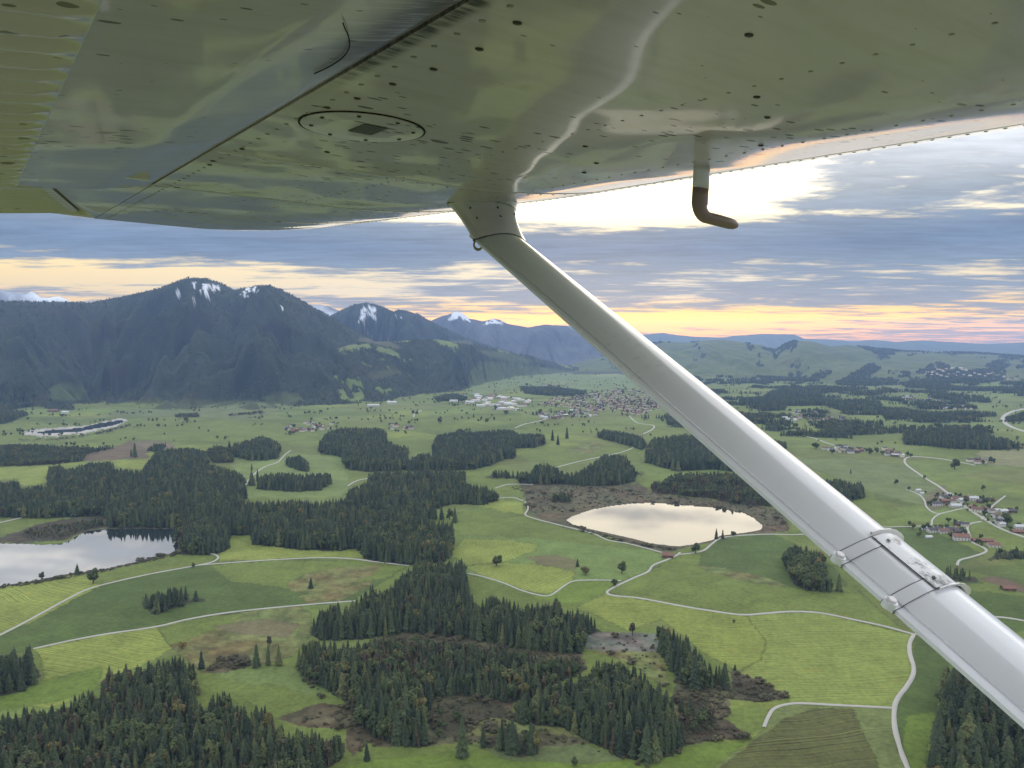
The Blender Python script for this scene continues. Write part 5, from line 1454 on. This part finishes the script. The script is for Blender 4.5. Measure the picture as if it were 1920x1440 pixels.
PLAC_M = NT('placard').fin((.045, .045, .05), .4, .4)
HULL_M = paint('hull_paint', (.40, .41, .42), .2, 0)[0].m
CABIN_M = NT('cabin_lining').fin((.05, .05, .048), .9, .1)


def grid_mesh(name, P, mat, parent=plane, flip=False, sharp=None):
    nu, nv = P.shape[:2]
    a = (np.arange(nu - 1)[:, None] * nv + np.arange(nv - 1)[None, :]).ravel()
    F = np.stack([a, a + nv, a + nv + 1, a + 1], 1)
    if flip: F = F[:, ::-1]
    me = fast_mesh(name, P.reshape(-1, 3), F, mat)
    if sharp: me.set_sharp_from_angle(angle=math.radians(sharp))
    o = bpy.data.objects.new(name, me); COL.objects.link(o); o.parent = parent
    return o


def le_shift(S): return -np.where(S > 2.7, (S - 2.7) * .10, 0) - np.where(S > 4.85, (S - 4.85) ** 2 * 1.3, 0)
C0, KA = 1.40, .13
def under(C, S): return KA * np.clip(C - C0 - le_shift(S), 0, None) ** 2
S_ = np.concatenate([np.linspace(-.4, 2.7, 90), np.linspace(2.7, 5.0, 60)[1:], np.linspace(5.0, 5.34, 12)[1:]])
rows = []
for S in S_:
    sh = float(le_shift(np.array(S)))
    C = np.concatenate([np.linspace(.60, 1.3, 24), np.linspace(1.3, 2.42 + sh, 50)[1:]])
    low = [(c_, S, float(under(np.array(c_), np.array(S)))) for c_ in C]
    e = 2.42 + sh; z = low[-1][2]
    nose = [(e + .05, S, z + .018), (e + .085, S, z + .045), (e + .10, S, z + .08), (e + .085, S, z + .115), (e + .03, S, z + .15)]
    upper = [(1.9 + sh * .6, S, z + .24), (1.2, S, .36), (.62, S, .29), (.1, S, .16), (-.19 + .16 * max(0, S - 3.3), S, .055)]
    tip = max(0, (S - 5.05) / .29); row = [(.60, S, .2), (.60, S, .012), (.60, S, .0)] + low[1:] + nose + upper
    if tip > 0: row = [(p[0], p[1], p[2] + (.16 - p[2]) * tip ** 2.2) for p in row]
    rows.append(row)
P = np.array(rows)
wing = grid_mesh('wing', P, WING_M, sharp=40)
wing['label'] = 'white glossy wing underside with oil specks and mirrored light'
# far wing: fixed skin behind the rear spar out to the tip
rows = []
for S in np.linspace(3.34, 5.33, 50):
    hinge = .17 + (S - 3.34) * (.52 - .17) / 1.64 if S < 4.98 else max(.05, .52 - (S - 4.98) * 6)
    tip = max(0, (S - 5.05) / .28)
    row = []
    for t in np.linspace(0, 1, 12):
        c_ = .598 + (hinge - .598) * t; z = .001 + .030 * t ** 1.5
        row.append((c_, S, z + (.16 - z) * tip ** 2.2))
    rows.append(row)
grid_mesh('rear_skin', np.array(rows), REAR_M, flip=True)
# aileron with ribbed skin
rows = []
Ss = np.linspace(3.36, 5.03, 420)
for S in Ss:
    hinge = .165 + (S - 3.34) * (.52 - .17) / 1.64; te = -.20 + .16 * (S - 3.34) + .02
    rib = .005 * math.cos(S * 2 * math.pi / .085)
    row = [(hinge, S, .10), (hinge - .004, S, .020)]
    for t in np.linspace(.04, 1, 10): row.append((hinge - .004 + (te - hinge) * t, S, .020 - .05 * t + rib * (1 if .1 < t < .97 else 0)))
    row += [(te - .004, S, -.022), (hinge, S, .10)]
    rows.append(row)
ail = grid_mesh('aileron', np.array(rows), RIB_M, flip=True, sharp=50)
# inboard flap: rounded nose, flat skin, ribbed rear part
rows = []
for S in np.linspace(-.45, 3.33, 60):
    rows.append([(.572, S, .10), (.590, S, .05), (.5965, S, .022), (.596, S, .008), (.588, S, -.002), (.57, S, -.008), (.53, S, -.017), (.48, S, -.028), (.43, S, -.039), (.41, S, -.043), (.395, S, -.0455), (.38, S, -.047)]
                + [(.38 - t * .235, S, -.047 - .022 * t) for t in np.linspace(.06, 1, 14)])
flap = grid_mesh('flap', np.array(rows), FLAP_M, flip=True)
flap['label'] = 'lowered flap with rounded nose and soot streaks'
rows = []
for S in np.linspace(-.45, 3.36, 800):
    rib = .0075 * math.cos(S * 2 * math.pi / .098); wv = .004 * math.sin(S * 2 * math.pi / .196 + 1)
    row = [(.148, S, -.066), (.147, S, -.071)]
    for t in np.linspace(0, 1, 10): row.append((.145 - t * .36, S, -.069 - .045 * t + (rib + wv) * min(1, t * 9) * (1 if t < .98 else 0)))
    row += [(-.222, S, -.112), (.05, S, .02), (.5, S, .12)]
    rows.append(row)
fr = grid_mesh('ribbed_skin', np.array(rows), RIB_M, parent=flap, flip=True, sharp=60)
# flap end plate with its bracket
m = MB()
prof = [(.572, .10), (.588, .05), (.575, .0), (.51, -.026), (.39, -.040), (.145, -.074), (-.2, -.112), (.05, .02), (.5, .12)]
m.loft([[(c_, 3.325, z) for c_, z in prof], [(c_, 3.345, z) for c_, z in prof]]); m.build('end_plate', FAIR_M, flap)
m = MB(); m.box((.30, 3.37, -.015), (.24, .03, .05)); m.box((.42, 3.42, .0), (.16, .05, .03)); m.box((.48, 3.0, -.02), (.09, .02, .03)); m.build('hinge_bracket', FAIR_M, flap)
# curved cable and its fitting on the flap nose
m = MB(); rings = []
for t in np.linspace(0, 1, 16):
    c_, S = .50 + .078 * t - .05 * t * t, 1.10 + .33 * t; a = 1.2 * t
    z = -.030 - .003 + .03 * max(0, c_ - .5) * 4
    c_ = .44 + .10 * math.sin(1.9 * t + .1); z = -.040 + max(0, c_ - .46) * .28
    rings.append([(c_ + .0012 * math.cos(q), S, z + .0012 * math.sin(q)) for q in np.linspace(0, 6.283, 6)[:-1]])
m.loft(rings); m.build('cable', GAP_M, flap)


def disc(m, c_, S, r, z, th=.002, n=8, er=1.0):
    ring = lambda q, zz: [(c_ + q * er * math.cos(a), S + q * math.sin(a), zz) for a in np.linspace(0, 6.283, n + 1)[:-1]]
    m.loft([ring(r, z), ring(r, z - th * .6), ring(r * .6, z - th)], cap0=False)


# rivet rows: too small to pick apart singly
m = MB()
for S in np.arange(.3, 5.2, .045):
    for c_ in (2.13,):
        c2 = c_ + float(le_shift(np.array(S))); disc(m, c2, S, .0055, float(under(np.array(c2), np.array(S))), .0025, 6)
for S in np.arange(.3, 5.1, .075): disc(m, .655, S, .006, 0, .002, 6)
for c_ in (1.22, 1.72):
    for S in np.arange(.5, 5.0, .06): disc(m, c_ + float(le_shift(np.array(S))) * .6, S, .0042, float(under(np.array(c_ + float(le_shift(np.array(S))) * .6), np.array(S))), .0016, 6)
for S0 in (2.45, 3.35, 4.2):
    for c_ in np.arange(.7, 2.1, .06):
        disc(m, c_, S0 + .02 * math.sin(c_), .005, float(under(np.array(c_), np.array(S0))), .002, 6)
rv = m.build('rivets', RIVET_M, wing); rv['kind'] = 'stuff'
# a lap joint behind the leading edge
rows = []
for S in np.linspace(-.3, 5.1, 120):
    q = [2.08 + float(le_shift(np.array(S))) + d for d in (0, .002, .05, .16)]
    lift = (0, .0012, .0013, .0003)
    rows.append([(c_, S, float(under(np.array(c_), np.array(S))) - l) for c_, l in zip(q, lift)])
grid_mesh('edge_strip', np.array(rows), FAIR_M, parent=wing, sharp=30)
# panel seams as shallow raised laps
for S0, c0_, c1_ in ((2.43, .61, 2.1), (3.34, .61, 2.0), (4.2, .61, 1.95)):
    rows = []
    for c_ in np.linspace(c0_, c1_, 40):
        z = float(under(np.array(c_), np.array(S0))); rows.append([(c_, S0 + d, z - l) for d, l in ((0, 0), (.0015, .0016), (.010, .0018), (.035, .0004))])
    grid_mesh('skin_seam', np.array(rows), WING_M, parent=wing, flip=True, sharp=30)
# dirty screws
for c_, S in ((.70, 1.02), (.72, 1.16), (.715, 1.31), (.70, 1.45), (.69, 1.60), (.67, 1.72), (.66, 1.83), (1.0, .82), (1.28, 1.02), (1.42, 1.10), (1.33, 1.6), (1.5, 1.75), (1.58, 1.9), (1.66, 1.3), (.86, 2.2), (.66, 2.35), (.645, 2.62), (.655, 2.70)):
    m = MB(); disc(m, 0, 0, .0062, 0, .003, 10, 1.3); o = m.build('screw', SCREW_M, wing); o.location = (c_, S, float(under(np.array(c_), np.array(S))))
# inspection cover
m = MB(); disc(m, 0, 0, .150, 0, .0035, 48); cov = m.build('inspection_cover', WING_M, wing); cov.location = (.81, 1.84, -.001)
cov.data.polygons.foreach_set('use_smooth', [False] * len(cov.data.polygons))
m = MB(); R0 = .1535
ring = [[((R0 + a) * math.cos(t), (R0 + a) * math.sin(t), b) for a, b in ((-.002, -.0012), (.002, -.0012), (.002, .001), (-.002, .001))] for t in np.linspace(0, 6.2832, 65)]
m.loft(ring, False, False); o = m.build('cover_groove', GAP_M, wing); o.location = cov.location
m = MB(); m.box((.01, -.01, -.0045), (.062, .10, .002)); o = m.build('placard', PLAC_M, cov)
for a in np.linspace(.3, 6.583, 9)[:-1]:
    m = MB(); disc(m, 0, 0, .0055, 0, .003, 8); o = m.build('screw', SCREW_M, cov); o.location = (.125 * math.cos(a), .125 * math.sin(a), -.0025)

# ---- strut
A_, B_ = np.array([1.829, 2.736, -.141]), np.array([1.709, .612, -1.136])
ax = (B_ - A_) / np.linalg.norm(B_ - A_); LEN = np.linalg.norm(B_ - A_)
e1 = np.array([1., 0, 0]) - ax * ax[0]; e1 /= np.linalg.norm(e1); e2 = np.cross(ax, e1)
camL = np.array([0, 0, -EYE])
mid = (A_ + B_) / 2
if np.dot(e2, camL - mid) < 0: e2 = -e2
v = mid - camL; v /= np.linalg.norm(v); pdir = np.cross(v, ax); pdir /= np.linalg.norm(pdir)
ratio = .36
HALF = (.145 / 2) / math.sqrt(np.dot(e1, pdir) ** 2 + (ratio * np.dot(e2, pdir)) ** 2)
sec = [(-1.0, .035), (-.82, .075), (-.815, .10), (-.6, .185), (-.35, .27), (-.1, .33), (.15, .36), (.4, .345), (.62, .285), (.8, .20), (.92, .115), (.985, .045),
       (1.0, 0), (.985, -.045), (.92, -.115), (.8, -.20), (.62, -.285), (.4, -.345), (.15, -.36), (-.1, -.33), (-.35, -.27), (-.6, -.185), (-.815, -.10), (-.82, -.075), (-1.0, -.035)]


def section(t, k=1.0, pts=sec, off=0.0):
    c_ = A_ + ax * LEN * t
    return [tuple(c_ + e1 * HALF * (x * k + (off * np.sign(x) if off else 0)) + e2 * HALF * (y * k + (off * np.sign(y) if off else 0))) for x, y in pts]


m = MB(); m.loft([section(t) for t in (-.01, .3, .6, .9, 1.0, 1.245)])
strut = m.build('wing_strut', STRUT_M, plane, True); strut.data.set_sharp_from_angle(angle=math.radians(24))
strut['label'] = 'pale blue white streamlined strut running down to the right'
# flared fairing where it meets the wing
rings = []
topc = np.array([1.82, 2.90, .05])
for q in np.linspace(0, 1, 14):
    w_ = q ** 2.6; c_ = A_ + ax * LEN * .012 + (topc - (A_ + ax * LEN * .012)) * q
    r = []
    for x, y in sec:
        p0 = e1 * HALF * 1.035 * x + e2 * HALF * 1.06 * y
        th = math.atan2(y / .36, x); p1 = np.array([.20 * math.cos(th), .0, 0]) + np.array([0, -1, 0]) * .12 * math.sin(th) * (1 if True else 1)
        r.append(tuple(c_ + p0 * (1 - w_) + p1 * w_))
    rings.append(r)
m = MB(); m.loft(rings, True, False); fair = m.build('strut_fairing', FAIR_M, plane, True); fair.data.set_sharp_from_angle(angle=math.radians(50))
m = MB(); m.loft([section(.0105, 1.05), section(.0145, 1.05)], False, False); m.build('seam_ring', GAP_M, fair)
# dark sealant line where the fairing meets the skin, and its screws
m = MB(); rr_ = [[tuple(np.array(p) * (1.0 + 0) + (np.array(p) - np.mean(rings[k], axis=0)) * .012) for p in rings[k]] for k in (10, 11)]
rr_[1] = [tuple(np.array(a) + (np.array(b) - np.array(a)) * .25) for a, b in zip(rr_[0], rr_[1])]
m.loft(rr_, False, False); m.build('sealant_line', EDGE_M, fair)
for k_, j_ in ((5, 3), (5, 6), (8, 3), (8, 6), (8, 9)):
    p_ = np.array(rings[k_][j_]); o_ = p_ - np.mean(rings[k_], axis=0); o_ /= np.linalg.norm(o_)
    m = MB(); u_ = np.cross(o_, ax); u_ /= np.linalg.norm(u_); v_ = np.cross(o_, u_)
    m.loft([[tuple(p_ + o_ * h + (u_ * math.cos(a) + v_ * math.sin(a)) * .0055) for a in np.linspace(0, 6.283, 9)[:-1]] for h in (-.001, .002)]); m.build('screw', SCREW_M, fair)
# tie-down ring behind the strut top
tr_ = np.array([1.772, 2.806, -.158]); m = MB(); rings = []
for t in np.linspace(0, 2 * math.pi, 25):
    cc = tr_ + (e1 * .020 * math.cos(t) + np.array([0, 0, 1]) * .020 * math.sin(t))
    d_ = (cc - tr_) / .020
    rings.append([tuple(cc + d_ * .0045 * math.cos(a) + e2 * .0045 * math.sin(a)) for a in np.linspace(0, 6.283, 9)[:-1]])
m.loft(rings, False, False); m.build('tie_down_ring', STEEL_M, plane, True)


def strut_t(px_, py_):
    ts = np.linspace(0, 1.1, 600); best = min(ts, key=lambda t: (lambda q: (q[0] - px_) ** 2 + (q[1] - py_) ** 2)(craft_pix(A_ + ax * LEN * t))); return float(best)


t1, t2 = strut_t(1622, 1052), strut_t(1716, 1138)
bw = .016 / LEN
def outl(k): return [(x * k + (.0), y * k) for x, y in sec]
for t in (t1, t2):
    m = MB(); m.loft([section(t - bw, 1.03), section(t + bw, 1.03)], False, False); m.build('clamp_band', STRUT_M, strut, True).data.set_sharp_from_angle(angle=math.radians(40))
    for d in (-bw, bw):
        m = MB(); m.loft([section(t + d - .0009 / LEN, 1.036), section(t + d + .0009 / LEN, 1.036)], False, False); m.build('band_edge', EDGE_M, strut)
    # round fastener on the trailing edge
    c_ = A_ + ax * LEN * t - e1 * HALF * 1.03 + e2 * HALF * .10
    for (r0, r1, z0, z1, nm, mat) in ((.0145, .0145, -.013, .004, 'fastener', STRUT_M), (.0105, .009, .004, .010, 'knob', FAIR_M)):
        m = MB(); rg_ = lambda r, z: [tuple(c_ + ax * r * math.cos(a) + e1 * r * math.sin(a) + e2 * z) for a in np.linspace(0, 6.283, 17)[:-1]]
        m.loft([rg_(r0, z0), rg_(r0, z1 - .003), rg_(r1, z1)]); m.build(nm, mat, strut, False)
# plate along the leading edge between the bands
near_face = [(x, y) for x, y in sec if y > 0 and x > -.2] + [(1.0, 0), (.985, -.045), (.92, -.115), (.8, -.2)]
pm = NT('sooty_plate'); oo = pm.coord(); s3 = pm.n('ShaderNodeSeparateXYZ'); pm.put(s3.inputs[0], oo)
sn = pm.noise(pm.mapping(oo, (10, 10, 10)), 2.2, 6, .66)
S1 = float((A_ + ax * LEN * t1)[1]); S2 = float((A_ + ax * LEN * t2)[1])
e_a = pm.range(s3.outputs[1], S1 - .17, S1 - .0, 0, .30); e_b = pm.range(s3.outputs[1], S2 + .0, S2 + .13, .30, 0)
xr = pm.range(s3.outputs[0], float((mid + e1 * HALF * -.1)[0]), float((mid + e1 * HALF * .8)[0]), .14, -.30)
soot_p = pm.range(pm.math('ADD', pm.math('ADD', sn, pm.math('MAXIMUM', e_a, e_b)), xr), .86, 1.06)
pm.b.inputs['Coat Weight'].default_value = .5
PLATE_M = pm.fin(pm.mix(soot_p, (.82, .84, .88), (.05, .05, .052)), .4, .4)
m = MB(); m.loft([section(t, 1.07, near_face) for t in np.linspace(t1 - bw * .9, t2 + bw * .9, 6)], False, False, closed=False)
pl_o = m.build('clamp_plate', PLATE_M, strut, True)
m = MB(); x0, y0 = near_face[0]
m.loft([section(t, 1.075, [(x0 - .010, y0 + .0), (x0 - .002, y0 + .006), (x0 + .004, y0 - .0)]) for t in np.linspace(t1 - bw, t2 + bw, 6)], False, False, closed=False); m.build('plate_edge', GAP_M, strut)
for t, sg in ((t1 - bw, -1), (t2 + bw, 1)):
    # upturned end lips reaching beyond the leading edge
    base = section(t, 1.07, near_face); rings = []
    out_ = [tuple(np.array(p) + (e1 * .020 * min(1, i / 5.0) + e2 * .008 * (1 - i / 10.)) + ax * sg * .004) for i, p in enumerate(base)]
    m = MB(); m.loft([base, out_, [tuple(np.array(p) + ax * sg * .003) for p in out_], [tuple(np.array(p) + ax * sg * .005) for p in base]], False, False, closed=False)
    m.build('plate_lip', FAIR_M, strut)
for t in (t1 + .004, t2 - .004):
    c_ = A_ + ax * LEN * t + e1 * HALF * .12 + e2 * HALF * .385
    m = MB(); rg_ = lambda r, z: [tuple(c_ + ax * r * math.cos(a) + e1 * r * math.sin(a) + e2 * z) for a in np.linspace(0, 6.283, 11)[:-1]]
    m.loft([rg_(.0045, 0), rg_(.0045, .0028), rg_(.002, .004)]); m.build('screw', STEEL_M, strut)

# ---- pitot tube under the leading edge
pt = empty('pitot_tube', parent=plane)
def blade(name, z0, z1, ch, mat, par):
    m = MB(); rr = []
    for z in np.linspace(z0, z1, 4):
        rr.append([(1.812 + ch * (.5 * math.cos(a)), 1.628 + .0105 * math.sin(a), z) for a in np.linspace(0, 6.283, 17)[:-1]])
    m.loft(rr); return m.build(name, mat, par, True)
blade('mast', .03, -.045, .070, FAIR_M, pt)
m = MB(); rr = []
for z in np.linspace(-.045, -.090, 3): rr.append([(1.812 + .0335 * math.cos(a), 1.628 + .0125 * math.sin(a), z) for a in np.linspace(0, 6.283, 17)[:-1]])
for t in np.linspace(0.1, 1, 7):      # the elbow
    a_ = t * math.pi / 2 * .94; cc = np.array([1.812 + .045 * (1 - math.cos(a_)), 1.628, -.090 - .038 * math.sin(a_)]); dirv = np.array([math.cos(a_), 0, math.sin(a_)])
    q = .0335 + (.018 - .0335) * t
    rr.append([tuple(cc + dirv * q * math.cos(a) + np.array([0, 1, 0]) * (.0112 + .003 * t) * math.sin(a)) for a in np.linspace(0, 6.283, 17)[:-1]])
for x, r in ((1.90, .018), (1.95, .0175), (1.972, .015), (1.985, .010), (1.990, .004)):
    rr.append([(x, 1.628 + r * math.sin(a), -.128 - (x - 1.86) * .07 + r * math.cos(a)) for a in np.linspace(0, 6.283, 17)[:-1]])
m.loft(rr); m.build('probe', PITOT_M, pt, True)

# ---- cabin and hull beside the camera (outside the picture; it shades the wing root and is mirrored in it)
hull = MB()
def hull_ring(x, w, top, bot, yc=-.48):
    return [(x, yc + w * a, bot + (top - bot) * b) for a, b in ((-1, 1), (-1, .35), (-.8, .08), (-.4, 0), (.4, 0), (.8, .08), (1, .35), (1, 1))]
hull.loft([hull_ring(*r) for r in ((-3.6, .30, -.62, -1.05), (-2.0, .50, -.68, -1.45), (-.6, .60, -.74, -1.75), (.6, .60, -.76, -1.78), (1.2, .58, -.78, -1.74), (2.6, .50, -.86, -1.55), (3.1, .30, -.95, -1.35))])
hull.build('fuselage', HULL_M, plane)
m = MB(); m.box((.1, -.48, .035), (2.4, 1.16, .06)); m.build('cabin_roof', HULL_M, plane)
for x, w in ((1.12, .07), (-.72, .12)):
    for yy in (.08, -1.04):
        m = MB(); m.box((x, yy, -.375), (w, .04, .75)); m.build('cabin_post', HULL_M, plane)
m = MB(); m.box((-.95, -.48, -.37), (.04, 1.1, .72)); m.box((.1, -1.02, -.37), (1.9, .03, .70)); m.build('cabin_lining', CABIN_M, plane)
